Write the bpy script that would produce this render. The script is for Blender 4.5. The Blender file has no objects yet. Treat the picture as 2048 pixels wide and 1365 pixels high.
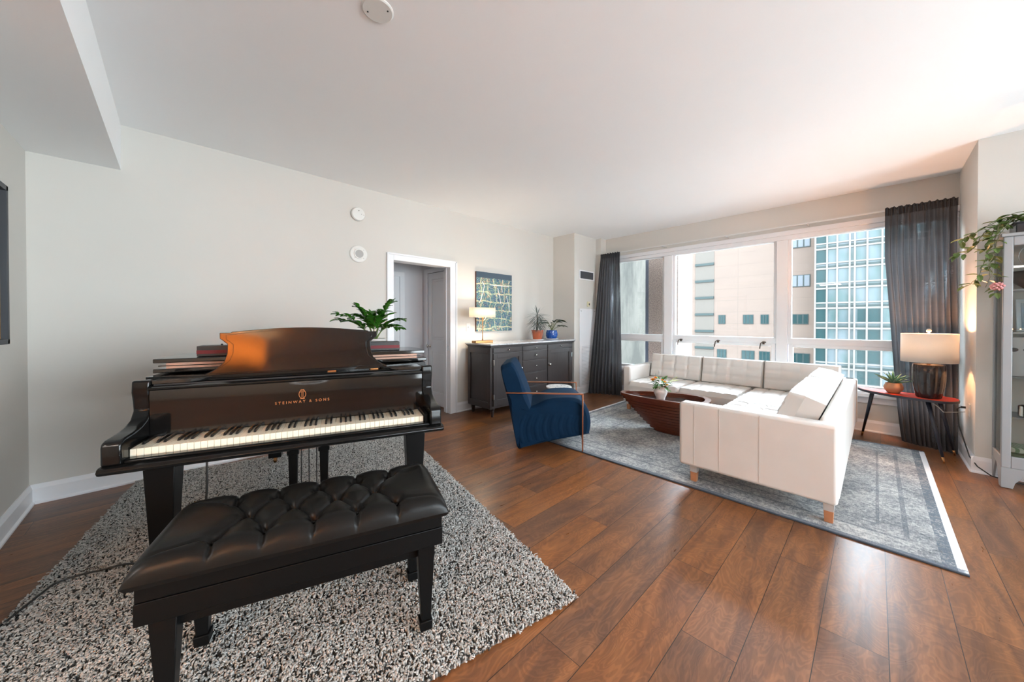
import bpy, math, random
from mathutils import Vector, Matrix, noise
import numpy as np
S = bpy.context.scene
COL = S.collection
random.seed(7)
R = math.radians

# ------------------------------------------------------------------ camera, world, sun, exposure
cam_d = bpy.data.cameras.new('camera'); cam = bpy.data.objects.new('camera', cam_d); COL.objects.link(cam)
cam_d.sensor_width = 36.0; cam_d.lens = 700.0 / 2048.0 * 36.0
cam_d.shift_y = -0.0158; cam_d.clip_start = 0.02; cam_d.clip_end = 300
cam.location = (0, 0, 1.28)
cam.rotation_euler = (R(89.5), 0, R(46.123))
S.camera = cam
W = bpy.data.worlds.new('world'); S.world = W; W.use_nodes = True
wn = W.node_tree.nodes; wl = W.node_tree.links
bg = wn['Background']
tc = wn.new('ShaderNodeTexCoord'); sp = wn.new('ShaderNodeSeparateXYZ'); rmp = wn.new('ShaderNodeValToRGB')
wl.new(tc.outputs['Generated'], sp.inputs[0]); wl.new(sp.outputs[2], rmp.inputs[0]); wl.new(rmp.outputs[0], bg.inputs[0])
rmp.color_ramp.elements[0].position = 0.0; rmp.color_ramp.elements[0].color = (0.80, 0.84, 0.88, 1)
rmp.color_ramp.elements[1].position = 0.6; rmp.color_ramp.elements[1].color = (0.78, 0.88, 1.0, 1)
# hazy bright sky towards the street side (+y), calmer behind the building
mm = wn.new('ShaderNodeMath'); mm.operation = 'MAXIMUM'; wl.new(sp.outputs[1], mm.inputs[0]); mm.inputs[1].default_value = 0.0
ma = wn.new('ShaderNodeMath'); ma.operation = 'MULTIPLY_ADD'; wl.new(mm.outputs[0], ma.inputs[0]); ma.inputs[1].default_value = 20.0; ma.inputs[2].default_value = 4.0
mx_ = wn.new('ShaderNodeMath'); mx_.operation = 'MAXIMUM'; wl.new(sp.outputs[0], mx_.inputs[0]); mx_.inputs[1].default_value = 0.0
mb_ = wn.new('ShaderNodeMath'); mb_.operation = 'MULTIPLY_ADD'; wl.new(mx_.outputs[0], mb_.inputs[0]); mb_.inputs[1].default_value = 8.0; wl.new(ma.outputs[0], mb_.inputs[2])
wl.new(mb_.outputs[0], bg.inputs[1])
sun_d = bpy.data.lights.new('sun', 'SUN'); sun_d.energy = 3.0; sun_d.angle = R(0.6); sun_d.color = (1.0, 0.95, 0.86)
sun = bpy.data.objects.new('sun', sun_d); COL.objects.link(sun)
sun.rotation_euler = (R(52), 0, R(-18))          # high sun behind the building, shining on the facades across the street
S.view_settings.view_transform = 'Standard'; S.view_settings.look = 'None'
S.view_settings.exposure = 0.86; S.view_settings.gamma = 1.0; S.view_settings.use_curve_mapping = False

def lamp(name, typ, loc, energy, color, size=0.1, rot=(0, 0, 0), size_y=None):
    d = bpy.data.lights.new(name, typ); d.energy = energy; d.color = color
    if typ == 'AREA':
        d.size = size
        if size_y: d.shape = 'RECTANGLE'; d.size_y = size_y
    else: d.shadow_soft_size = size
    o = bpy.data.objects.new(name, d); COL.objects.link(o); o.location = loc; o.rotation_euler = rot
    return o
# daylight enters through the window: a portal that only guides sampling of the sky
pt = lamp('window_portal', 'AREA', (-1.5, 5.98, 1.45), 1, (1, 1, 1), 4.1, (R(-90), 0, 0), 2.0)
pt.data.cycles.is_portal = True

# ------------------------------------------------------------------ mesh helpers
def lin(c):
    return tuple((x / 12.92 if x <= 0.04045 else ((x + 0.055) / 1.055) ** 2.4) for x in [v / 255.0 for v in c])

class MB:
    def __init__(s): s.v = []; s.f = []; s.m = Matrix.Identity(4)
    def add(s, vs, fs):
        b = len(s.v); m = s.m
        s.v += [tuple(m @ Vector(p)) for p in vs]; s.f += [tuple(b + i for i in f) for f in fs]
        return s
    def box(s, x0, x1, y0, y1, z0, z1):
        return s.add([(x0,y0,z0),(x1,y0,z0),(x1,y1,z0),(x0,y1,z0),(x0,y0,z1),(x1,y0,z1),(x1,y1,z1),(x0,y1,z1)],
                     [(0,3,2,1),(4,5,6,7),(0,1,5,4),(1,2,6,5),(2,3,7,6),(3,0,4,7)])
    def frustum(s, a, b, z0, z1):
        "a,b = (x0,x1,y0,y1) at z0 and z1"
        return s.add([(a[0],a[2],z0),(a[1],a[2],z0),(a[1],a[3],z0),(a[0],a[3],z0),(b[0],b[2],z1),(b[1],b[2],z1),(b[1],b[3],z1),(b[0],b[3],z1)],
                     [(0,3,2,1),(4,5,6,7),(0,1,5,4),(1,2,6,5),(2,3,7,6),(3,0,4,7)])
    def prism(s, poly, a0, a1, axis='z'):
        n = len(poly)
        if axis == 'z': P = lambda p, t: (p[0], p[1], t)
        elif axis == 'x': P = lambda p, t: (t, p[0], p[1])
        else: P = lambda p, t: (p[0], t, p[1])
        vs = [P(p, a0) for p in poly] + [P(p, a1) for p in poly]
        fs = [tuple(range(n - 1, -1, -1)), tuple(range(n, 2 * n))] + [(i, (i + 1) % n, n + (i + 1) % n, n + i) for i in range(n)]
        return s.add(vs, fs)
    def lathe(s, prof, c=(0, 0, 0), seg=32, sx=1, sy=1, cap=True):
        vs = []; fs = []; n = len(prof)
        for (r, z) in prof:
            for k in range(seg):
                a = 2 * math.pi * k / seg; vs.append((c[0] + r * sx * math.cos(a), c[1] + r * sy * math.sin(a), c[2] + z))
        for i in range(n - 1):
            for k in range(seg):
                k2 = (k + 1) % seg; fs.append((i*seg+k, i*seg+k2, (i+1)*seg+k2, (i+1)*seg+k))
        if cap:
            fs.append(tuple(range(seg - 1, -1, -1))); fs.append(tuple((n-1)*seg + k for k in range(seg)))
        return s.add(vs, fs)
    def tube(s, pts, r, seg=8, r1=None):
        pts = [Vector(p) for p in pts]; n = len(pts); vs = []; fs = []
        up = Vector((0, 0, 1))
        t0 = (pts[1] - pts[0]).normalized()
        if abs(t0.dot(up)) > 0.95: up = Vector((1, 0, 0))
        nrm = (up - t0 * up.dot(t0)).normalized()
        for i, p in enumerate(pts):
            t = (pts[min(i+1, n-1)] - pts[max(i-1, 0)]).normalized()
            nrm = (nrm - t * nrm.dot(t)).normalized(); b = t.cross(nrm)
            rr = r if r1 is None else r + (r1 - r) * i / (n - 1)
            for k in range(seg):
                a = 2 * math.pi * k / seg; vs.append(tuple(p + nrm * (rr * math.cos(a)) + b * (rr * math.sin(a))))
        for i in range(n - 1):
            for k in range(seg):
                k2 = (k + 1) % seg; fs.append((i*seg+k, i*seg+k2, (i+1)*seg+k2, (i+1)*seg+k))
        fs.append(tuple(range(seg - 1, -1, -1))); fs.append(tuple((n-1)*seg + k for k in range(seg)))
        return s.add(vs, fs)
    def sphere(s, c, r, seg=16, rings=10, sz=1.0):
        prof = [(max(1e-4, r * math.sin(math.pi * i / rings)), -r * sz * math.cos(math.pi * i / rings)) for i in range(rings + 1)]
        return s.lathe(prof, c, seg)
    def grid(s, nx, ny, fn):
        "fn(i/nx, j/ny) -> point"
        vs = [fn(i / nx, j / ny) for j in range(ny + 1) for i in range(nx + 1)]
        w = nx + 1
        return s.add(vs, [(j*w+i, j*w+i+1, (j+1)*w+i+1, (j+1)*w+i) for j in range(ny) for i in range(nx)])
    def leaf(s, base, d, up, L, Wd, bend=0.3, n=6, fold=0.15, tipw=0.0, wide=0.45):
        d = Vector(d).normalized(); up = Vector(up); side = d.cross(up)
        if side.length < 1e-3: side = d.cross(Vector((1, 0.3, 0)))
        side.normalize(); nn = side.cross(d).normalized()
        vs = []; p = Vector(base); st = L / n; cur = d.copy()
        for i in range(n + 1):
            t = i / n
            w = Wd * 0.5 * (math.sin(math.pi * (t ** (math.log(0.5) / math.log(wide)))) ** 0.8 if 0 < t < 1 else 0.0) + 0.0004
            nl = side.cross(cur).normalized()
            vs += [tuple(p - side * w + nl * w * fold * 2), tuple(p), tuple(p + side * w + nl * w * fold * 2)]
            cur = (cur - nn * (bend / n)).normalized(); p = p + cur * st
        fs = []
        for i in range(n):
            a = i * 3; fs += [(a, a+1, a+4, a+3), (a+1, a+2, a+5, a+4)]
        return s.add(vs, fs)
    def build(s, name, mat, parent=None, smooth=False, bevel=0, seg=2, solid=0, subsurf=0, auto=None):
        me = bpy.data.meshes.new(name); me.from_pydata(s.v, [], s.f); me.update()
        if mat: me.materials.append(mat)
        if smooth: me.polygons.foreach_set('use_smooth', [True] * len(me.polygons))
        o = bpy.data.objects.new(name, me); COL.objects.link(o)
        if parent: o.parent = parent
        if solid:
            md = o.modifiers.new('solid', 'SOLIDIFY'); md.thickness = solid; md.offset = 0
        if bevel:
            md = o.modifiers.new('bevel', 'BEVEL'); md.width = bevel; md.segments = seg; md.limit_method = 'ANGLE'; md.angle_limit = R(40)
            md.harden_normals = False
            me.polygons.foreach_set('use_smooth', [True] * len(me.polygons))
            try: me.set_sharp_from_angle(angle=R(35))
            except Exception: pass
        if auto:
            me.polygons.foreach_set('use_smooth', [True] * len(me.polygons)); me.set_sharp_from_angle(angle=R(auto))
        if subsurf:
            md = o.modifiers.new('sub', 'SUBSURF'); md.levels = subsurf; md.render_levels = subsurf
        return o

def tag(o, label=None, cat=None, group=None, kind=None):
    if label: o['label'] = label
    if cat: o['category'] = cat
    if group: o['group'] = group
    if kind: o['kind'] = kind
    return o
def thing(name, label, cat, loc=(0, 0, 0), rz=0, group=None):
    o = bpy.data.objects.new(name, None); COL.objects.link(o); o.empty_display_size = 0.05
    o.location = loc; o.rotation_euler = (0, 0, rz)
    return tag(o, label, cat, group)
def struct(name, mb, mat, parent=None, **k):
    o = mb.build(name, mat, parent, **k)
    if not parent: o['kind'] = 'structure'
    return o

# ------------------------------------------------------------------ material helpers
class NT:
    def __init__(s, name):
        s.mat = bpy.data.materials.new(name); s.mat.use_nodes = True
        s.n = s.mat.node_tree.nodes; s.l = s.mat.node_tree.links
        s.b = s.n['Principled BSDF']; s.out = s.n['Material Output']
    def node(s, t, **k):
        x = s.n.new(t)
        for a, v in k.items(): setattr(x, a, v)
        return x
    def inp(s, sock, v):
        if isinstance(v, bpy.types.NodeSocket): s.l.new(v, sock)
        else: sock.default_value = v
    def math(s, op, a, b=0.0, c=None):
        x = s.node('ShaderNodeMath', operation=op); s.inp(x.inputs[0], a); s.inp(x.inputs[1], b)
        if c is not None: s.inp(x.inputs[2], c)
        return x.outputs[0]
    def obj(s): return s.node('ShaderNodeTexCoord').outputs['Object']
    def sep(s, v):
        x = s.node('ShaderNodeSeparateXYZ'); s.l.new(v, x.inputs[0]); return x.outputs
    def comb(s, a, b, c):
        x = s.node('ShaderNodeCombineXYZ')
        for i, v in enumerate((a, b, c)): s.inp(x.inputs[i], v)
        return x.outputs[0]
    def scale(s, v, sc):
        x = s.node('ShaderNodeMapping'); s.l.new(v, x.inputs[0]); x.inputs['Scale'].default_value = sc; return x.outputs[0]
    def noise(s, v, sc, det=4, rough=0.5, dist=0.0, col=False):
        x = s.node('ShaderNodeTexNoise'); s.l.new(v, x.inputs['Vector']); x.inputs['Scale'].default_value = sc
        x.inputs['Detail'].default_value = det; x.inputs['Roughness'].default_value = rough; x.inputs['Distortion'].default_value = dist
        return x.outputs['Color' if col else 'Fac']
    def ramp(s, f, stops):
        x = s.node('ShaderNodeValToRGB'); s.l.new(f, x.inputs[0]); cr = x.color_ramp
        while len(cr.elements) < len(stops): cr.elements.new(0.5)
        for e, (p, c) in zip(cr.elements, stops):
            e.position = p; e.color = (c, c, c, 1) if isinstance(c, (int, float)) else tuple(c) + (1,)
        return x.outputs[0]
    def mix(s, f, a, b, mode='MIX'):
        x = s.node('ShaderNodeMix', data_type='RGBA', blend_type=mode)
        s.inp(x.inputs[0], f)
        for i, v in ((6, a), (7, b)):
            if isinstance(v, tuple): x.inputs[i].default_value = tuple(v[:3]) + (1,)
            else: s.l.new(v, x.inputs[i])
        return x.outputs[2]
    def bump(s, h, st, dist=0.01):
        x = s.node('ShaderNodeBump'); s.l.new(h, x.inputs['Height']); x.inputs['Strength'].default_value = st; x.inputs['Distance'].default_value = dist
        s.l.new(x.outputs[0], s.b.inputs['Normal']); return x
    def set(s, **k):
        for a, v in k.items():
            nm = a.replace('_', ' ')
            if isinstance(v, tuple) and len(v) == 3: v = v + (1,)
            s.inp(s.b.inputs[nm], v)
        return s.mat
def M(name, rgb, rough=0.5, metal=0.0, var=0.06, nsc=6.0, bump=0.0, bsc=200.0, **k):
    "plain surface with faint procedural variation"
    t = NT(name); c = lin(rgb) if max(rgb) > 1.0 else rgb
    f = t.noise(t.obj(), nsc, 3)
    t.set(Base_Color=t.mix(f, tuple(x * (1 - var) for x in c), tuple(min(1, x * (1 + var)) for x in c)), Roughness=rough, Metallic=metal, **k)
    if bump: t.bump(t.noise(t.obj(), bsc, 2), bump, 0.002)
    return t.mat

wall_m = M('wall_paint', (209, 206, 200), 0.85, var=0.01, bump=0.05)
ceil_m = M('ceiling_paint', (248, 249, 250), 0.9, var=0.008)
trim_m = M('trim_paint', (232, 233, 236), 0.4, var=0.01)
winframe_m = M('window_frame_white', (238, 239, 241), 0.35, var=0.01)
hall_m = M('hall_paint', (218, 218, 222), 0.85, var=0.01)
brass_m = M('aged_brass', (176, 130, 84), 0.28, 1.0)
steel_m = M('brushed_steel', (200, 200, 200), 0.25, 1.0)
chrome_m = M('nickel', (215, 212, 208), 0.12, 1.0)

def floor_mat():
    t = NT('floor_planks'); o = t.obj(); x, y, z = t.sep(o)
    i = t.math('FLOOR', t.math('DIVIDE', t.math('ADD', x, 0.156 + 19.85), 0.1985))      # plank row (row 100 starts at x=-0.156)
    fx = t.math('FRACT', t.math('DIVIDE', t.math('ADD', x, 0.156 + 19.85), 0.1985))
    yy = t.math('DIVIDE', t.math('ADD', t.math('SUBTRACT', y, 1.94), t.math('MULTIPLY', t.math('SUBTRACT', i, 100.0), 0.4333)), 1.3)
    yy = t.math('ADD', yy, 50.0)
    j = t.math('FLOOR', yy); fy = t.math('FRACT', yy)
    wn_ = t.node('ShaderNodeTexWhiteNoise'); t.l.new(t.comb(i, j, 0.0), wn_.inputs[0])
    rnd = wn_.outputs['Value']; rc = wn_.outputs['Color']; r1, r2, r3 = t.sep(rc)
    # grain coordinates, shifted for every plank
    gv = t.comb(t.math('ADD', x, t.math('MULTIPLY', r1, 7.0)), t.math('ADD', t.math('MULTIPLY', y, 0.14), t.math('MULTIPLY', r2, 9.0)), t.math('MULTIPLY', r3, 5.0))
    n1 = t.noise(gv, 9.0, 6, 0.6, 1.2)
    n2 = t.noise(gv, 60.0, 4, 0.6, 0.6)
    gv3 = t.comb(t.math('ADD', x, t.math('MULTIPLY', r2, 3.0)), t.math('ADD', t.math('MULTIPLY', y, 0.45), t.math('MULTIPLY', r1, 4.0)), 0.0)
    n3 = t.noise(gv3, 5.0, 2, 0.5, 2.5)
    rings = t.math('SINE', t.math('MULTIPLY', n3, 75.0))
    base = t.ramp(n1, [(0.28, lin((56, 42, 36))), (0.42, lin((104, 78, 64))), (0.53, lin((146, 108, 84))), (0.70, lin((186, 138, 108)))])
    tone = t.ramp(rnd, [(0.0, lin((106, 84, 74))), (0.35, lin((146, 110, 92))), (0.7, lin((170, 120, 92))), (1.0, lin((132, 106, 94)))])
    c = t.mix(0.48, base, tone, 'MIX')
    c = t.mix(0.35, c, t.ramp(n2, [(0.3, 0.42), (0.7, 1.0)]), 'MULTIPLY')
    c = t.mix(0.34, c, t.ramp(rings, [(0.0, 0.45), (0.7, 1.0)]), 'MULTIPLY')
    ex = t.math('MINIMUM', fx, t.math('SUBTRACT', 1.0, fx)); ey = t.math('MINIMUM', fy, t.math('SUBTRACT', 1.0, fy))
    gx = t.math('LESS_THAN', ex, 0.007); gy = t.math('LESS_THAN', ey, 0.0009)
    gap = t.math('MAXIMUM', gx, gy)
    c = t.mix(gap, c, (0.012, 0.007, 0.005))
    hs = t.node('ShaderNodeHueSaturation'); t.l.new(c, hs.inputs['Color']); hs.inputs['Saturation'].default_value = 1.26; hs.inputs['Value'].default_value = 0.84
    t.set(Base_Color=hs.outputs[0], Roughness=t.math('ADD', 0.24, t.math('MULTIPLY', n2, 0.12)), Specular_IOR_Level=0.45)
    h = t.math('SUBTRACT', t.math('ADD', t.math('MULTIPLY', n2, 0.25), t.math('MULTIPLY', rings, 0.06)), gap)
    t.bump(h, 0.25, 0.0015)
    return t.mat
floor_m = floor_mat()

# ------------------------------------------------------------------ room shell
XL, YB, YW, CH, SOF = -4.10, -0.745, 5.83, 2.82, 2.467
XC, YA = .59, 4.90
XR, YN, XI = 3.0, -4.6, -1.9
f = MB(); f.box(-5.3, XR + .1, YN - .1, 6.0, -0.12, 0); struct('floor', f, floor_m)
c = MB(); c.box(-4.3, XR + .1, -0.33, 6.0, CH, CH + .15); struct('ceiling', c, ceil_m)
c = MB(); c.box(-4.3, XR + .1, YN - .1, -0.300, SOF, CH - .0002); c.box(-4.3, XR + .1, YN - .1, -0.34, CH, CH + .15); struct('trim_1', c, ceil_m)      # dropped soffit
# long wall with the door opening y 1.92..2.745, z 0..2.035
w = MB(); w.box(XL - .15, XL, YB - .15, 1.90, 0, CH); w.box(XL - .15, XL, 2.765, 4.99, 0, CH); w.box(XL - .15, XL, 1.90, 2.765, 2.055, CH); struct('wall_left', w, wall_m)
w = MB(); w.box(XL, XI, YB - .15, YB, 0, SOF); struct('wall_back_left', w, wall_m)
w = MB(); w.box(XI - .15, XI, YN, YB - .15, 0, SOF); struct('wall_kitchen', w, wall_m)
w = MB(); w.box(XI - .15, XR, YN - .15, YN, 0, SOF); struct('wall_back', w, wall_m)
w = MB(); w.box(XR, XR + .15, YN, .3, 0, CH); w.box(XR, XR + .15, 4.3, YA, 0, CH); w.box(XR, XR + .15, .3, 4.3, 0, .42); w.box(XR, XR + .15, .3, 4.3, 2.44, CH); struct('wall_right', w, wall_m)
# mechanical closet bump beside the window, and the jog to the window wall
w = MB(); w.box(XL - .15, -3.63, 4.99, 6.1, 0, CH); w.box(-3.63, -3.52, 5.66, 6.1, 0, CH); struct('wall_closet', w, wall_m)
# window wall: below sill, above head
w = MB(); w.box(-3.52, XC, YW, 6.02, 0, .42); w.box(-3.52, XC, YW, 6.02, 2.44, CH); struct('wall_window', w, wall_m)
w = MB(); w.box(XC, XR + .15, YA, 6.02, 0, CH); struct('wall_alcove', w, wall_m)

def baseboard(name, pts, h=.135, t=.016):
    "pts: list of (p0,p1,normal) floor segments"
    mb = MB()
    for (x0, y0), (x1, y1), (nx, ny) in pts:
        prof = [(0, 0), (t + .012, 0), (t + .012, .012), (t, .02), (t, h - .03), (t * .6, h - .012), (t * .35, h), (0, h)]
        d = Vector((x1 - x0, y1 - y0, 0)); L = d.length
        vs = []
        for (a, z) in prof: vs.append((x0 + nx * a, y0 + ny * a, z))
        for (a, z) in prof: vs.append((x1 + nx * a, y1 + ny * a, z))
        n = len(prof)
        mb.add(vs, [tuple(range(n)), tuple(range(2*n-1, n-1, -1))] + [(i, n + i, n + (i+1) % n, (i+1) % n) for i in range(n)])
    return struct(name, mb, trim_m)
baseboard('baseboard_left', [((XL, YB), (XL, 1.85), (1, 0)), ((XL, 2.845), (XL, 4.99), (1, 0))])
baseboard('baseboard_back', [((XL, YB), (XI, YB), (0, 1))])
baseboard('baseboard_closet', [((XL, 4.99), (-3.63, 4.99), (0, -1)), ((-3.63, 4.99 - .016), (-3.63, 5.66), (1, 0)), ((-3.63, 5.66), (-3.52, 5.66), (0, -1)), ((-3.52, 5.64), (-3.52, 5.83), (1, 0))])
baseboard('baseboard_window', [((-3.52, YW), (XC, YW), (0, -1))])
baseboard('baseboard_right', [((XC, YA - .02), (XC, YW), (-1, 0)), ((XC - .02, YA), (XR, YA), (0, -1))])

# ---- window: mullions, transoms, glass
glass = NT('window_glass')
gt = glass.node('ShaderNodeBsdfTransparent'); gt.inputs[0].default_value = (0.86, 0.885, 0.885, 1)
gg = glass.node('ShaderNodeBsdfGlossy'); gg.inputs['Roughness'].default_value = 0.01
fr = glass.node('ShaderNodeFresnel'); fr.inputs[0].default_value = 1.28
mx = glass.node('ShaderNodeMixShader'); glass.l.new(fr.outputs[0], mx.inputs[0]); glass.l.new(gt.outputs[0], mx.inputs[1]); glass.l.new(gg.outputs[0], mx.inputs[2])
glass.l.new(mx.outputs[0], glass.out.inputs[0]); glass_m = glass.mat

win = bpy.data.objects.new('window_1', None); COL.objects.link(win); win.location = (-1.5, YW, .42); win['kind'] = 'structure'
def wpart(name, mb, mat, **k):
    o = mb.build(name, mat, win, **k); o.location = (1.5, -YW, -.42); return o
bays = [(-3.52, -2.43), (-2.30, -.93), (-.81, XC)]
m = MB()
m.box(-3.52, XC, YW + .0, YW + .14, 2.395, 2.44)           # head
m.box(-3.52, XC, YW + .0, YW + .14, .42, .46)
m.box(-3.5, XC - .01, YW + .005, YW + .11, .982, 1.064); m.box(-2.43, -2.30, YW - .012, YW + .14, .46, 2.395); m.box(-.93, -.81, YW - .012, YW + .14, .46, 2.395)
m.box(-3.52, -3.44, YW, YW + .14, .46, 2.395); m.box(.515, XC, YW, YW + .14, .46, 2.395)
wpart('window_frame', m, winframe_m, bevel=.004)
m = MB(); m.box(-3.52, XC, YW - .045, YW + .0, 2.415, 2.475); m.box(-3.52, XC, YW - .03, YW, 2.36, 2.415)
wpart('head_casing', m, trim_m, bevel=.004)
m = MB(); m.box(-3.52, XC, YW - .07, YW + .02, .405, .445); m.box(-3.5, .56, YW - .02, YW + .0, .33, .405)
wpart('window_sill', m, trim_m, bevel=.005)
for bi, (a, b) in enumerate(bays):
    s = MB(); e = .035
    # upper fixed light
    for (x0, x1, z0, z1) in [(a, a + e, 1.06, 2.395), (b - e, b, 1.06, 2.395), (a + e, b - e, 2.36, 2.395), (a, b, 1.0, 1.06)]:
        s.box(x0 , x1, YW + .02, YW + .10, z0, z1)
    # lower awning sash
    e = .055
    for (x0, x1, z0, z1) in [(a + .01, a + e, .47, .99), (b - e, b - .01, .47, .99), (a + e, b - e, .47, .52), (a + e, b - e, .945, .99)]:
        s.box(x0, x1, YW + .01, YW + .09, z0, z1)
    wpart('sash', s, winframe_m, bevel=.004)
    g = MB(); g.box(a + .03, b - .03, YW + .055, YW + .061, 1.055, 2.365); wpart('pane', g, glass_m)
    g = MB(); g.box(a + .05, b - .05, YW + .05, YW + .056, .515, .95); wpart('pane', g, glass_m)
w2 = bpy.data.objects.new('added_window_2', None); COL.objects.link(w2); w2.location = (XR, 2.3, .42); w2['kind'] = 'structure'  # side window added out of view, lights the room from the right
m = MB()
for (a, b, c2, d2) in ((-2.0, 2.0, 0, .05), (-2.0, 2.0, 1.97, 2.02), (-2.0, -1.94, 0, 2.02), (1.94, 2.0, 0, 2.02), (-.04, .04, 0, 2.02), (-2.0, 2.0, .58, .65)): m.box(.02, .12, a, b, c2, d2)
m.build('window_frame', winframe_m, w2, bevel=.004)
m = MB(); m.box(.06, .066, -1.95, 1.95, .04, 1.98); m.build('pane', glass_m, w2)
pt2 = lamp('side_window_portal', 'AREA', (XR + .2, 2.3, 1.43), 1, (1, 1, 1), 2.0, (0, R(90), 0), 4.0)
pt2.data.cycles.is_portal = True
dk = M('latch_bronze', (92, 82, 76), 0.35, 0.8)
for x in (-2.16, -1.63, -1.07):
    h = MB(); h.box(x - .012, x + .012, YW - .012, YW + .012, .97, 1.01)
    h.tube([(x + .03, YW - .02, 1.0), (x, YW - .035, 1.005), (x - .025, YW - .045, .985), (x - .03, YW - .05, .95), (x - .035, YW - .05, .91)], .007)
    wpart('latch_handle', h, dk, smooth=True)
# curtain track
m = MB(); m.box(-3.5, .56, 5.635, 5.655, 2.495, 2.51)
for x in (-3.3, -2.4, -1.5, -.6, .3): m.box(x - .01, x + .01, 5.64, YW, 2.50, 2.508)
o = m.build('curtain_rod', M('rod_white', (214, 214, 212), 0.4)); tag(o, 'slim pale curtain track along the top of the wide window', 'curtain rod')

# ---- door opening casing, hall behind
m = MB()
cw = .075
def casing_v(mb, y0, y1, z1, x=XL, s=1):
    mb.box(x, x + s * .014, y0, y1, 0, z1)
m.box(XL, XL + .018, 1.925 - cw, 1.925, 0, 2.035 + cw); m.box(XL, XL + .018, 2.742, 2.742 + .10, 0, 2.035 + cw); m.box(XL, XL + .018, 1.925, 2.742, 2.035, 2.035 + cw)
m.box(XL, XL + .028, 1.925 - cw - .012, 1.925 - cw + .012, 0, 2.035 + cw + .01); m.box(XL, XL + .028, 2.742 + .088, 2.742 + .112, 0, 2.035 + cw + .01); m.box(XL, XL + .028, 1.925 - cw, 2.85, 2.035 + cw - .01, 2.035 + cw + .012)
m.box(XL - .15, XL, 1.90, 1.925, 0, 2.035); m.box(XL - .15, XL, 2.742, 2.765, 0, 2.035); m.box(XL - .15, XL, 1.90, 2.765, 2.035, 2.055)
m.box(XL - .09, XL - .07, 1.925, 1.937, 0, 2.035); m.box(XL - .09, XL - .07, 2.73, 2.742, 0, 2.035)
struct('trim_2', m, trim_m, bevel=.003)
m = MB(); m.box(XL - .055, XL - .025, 2.7405, 2.744, .88, .95); o = struct('trim_3', m, steel_m)
# hall shell
w = MB(); w.box(-5.2, -5.05, 0.9, 2.90, 0, 2.6); struct('wall_hall_back', w, hall_m)
w = MB(); w.box(-5.2, -4.96, 2.86, 3.0, 0, 2.6); w.box(-4.96, XL - .15, 2.90, 3.0, 0, 2.6); w.box(-4.96, -4.24, 2.86, 2.90, 2.1, 2.6); struct('wall_hall_right', w, hall_m)
w = MB(); w.box(-5.2, XL - .15, .75, .9, 0, 2.6); struct('wall_hall_left', w, hall_m)
w = MB(); w.box(-5.2, XL - .15, .75, 3.0, 2.6, 2.7); struct('trim_4', w, ceil_m)
m = MB(); m.box(-5.05, -5.03, 2.47, 2.545, 0, 1.97); m.box(-5.05, -5.03, 1.6, 2.545, 1.97, 2.04); m.box(-5.05, -5.045, 1.6, 2.47, 0, 1.97); struct('trim_5', m, trim_m, bevel=.003)
m = MB(); m.box(-4.96, -4.88, 2.84, 2.862, 0, 2.10); m.box(-4.88, -4.24, 2.84, 2.862, 2.035, 2.10); struct('trim_6', m, trim_m, bevel=.003)
door = thing('hall_door', 'white two-panel closet door seen through the doorway', 'door', (-4.865, 2.875, 0))
door['kind'] = 'structure'; door.name = 'door_1'
for k in ('label', 'category'): del door[k]
def panel_door(w_, h_):
    d = MB(); p = [(.10, w_ - .10, 1.0, 1.92), (.10, w_ - .10, .2, .82)]
    d.box(0, .10, 0, .03, 0, h_); d.box(w_ - .10, w_, 0, .03, 0, h_); d.box(.10, w_ - .10, 0, .03, 1.92, h_); d.box(.10, w_ - .10, 0, .03, .82, 1.0); d.box(.10, w_ - .10, 0, .03, 0, .2)
    for (a, b, z0, z1) in p:
        d.box(a, b, .012, .025, z0, z1); d.box(a + .035, b - .035, .004, .02, z0 + .035, z1 - .035)
    return d
leaf = panel_door(.60, 2.02); leaf.build('door_panel', trim_m, door, bevel=.004).location = (0, -.02, .008)
k = MB(); k.m = Matrix.Translation((.055, -.02, .905)) @ Matrix.Rotation(R(90), 4, 'X')
k.lathe([(.028, 0), (.028, .006), (.010, .010), (.010, .03), (.026, .04), (.028, .055), (.016, .066), (.001, .068)]); k.build('door_handle', chrome_m, door, smooth=True)

# ---- wall and ceiling devices
plastic = M('white_plastic', (226, 225, 221), 0.45, var=.01)
dark = M('dark_slot', (40, 40, 42), 0.6)
def disc_x(name, y, z, prof, mat, label, cat, extra=None):
    t = thing(name, label, cat, (XL, y, z)); mb = MB(); mb.m = Matrix.Rotation(R(90), 4, 'Y'); mb.lathe(prof, seg=40); mb.build('housing', mat, t, auto=30)
    if extra: extra(t)
    return t
def sm(t):
    for (y, z, r) in ((.0, .035, .005), (.03, .0, .003), (.055, -.005, .003)): d = MB(); d.m = Matrix.Translation((.0455, y, z)) @ Matrix.Rotation(R(90), 4, 'Y'); d.lathe([(r, 0), (r, .002)], seg=12); d.build('sensor_hole', dark, t)
disc_x('smoke_detector', 1.50, 2.50, [(.062, 0), (.062, .012), (.075, .014), (.075, .03), (.068, .042), (.05, .046), (.001, .046)], plastic, 'round white smoke detector high on the long grey wall', 'smoke detector', sm)
def spk(t):
    d = MB(); d.m = Matrix.Rotation(R(90), 4, 'Y'); d.lathe([(.045, .030), (.045, .033), (.001, .034)], seg=32); d.build('speaker_grille', M('perforated_grille', (176, 176, 174), .6, bump=.8, bsc=400), t)
    for a in (45, 135, 225, 315): d = MB(); d.m = Matrix.Translation((.0255, .068 * math.cos(R(a)), .068 * math.sin(R(a)))) @ Matrix.Rotation(R(90), 4, 'Y'); d.lathe([(.004, 0), (.004, .002)], seg=10); d.build('screw', steel_m, t)
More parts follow.
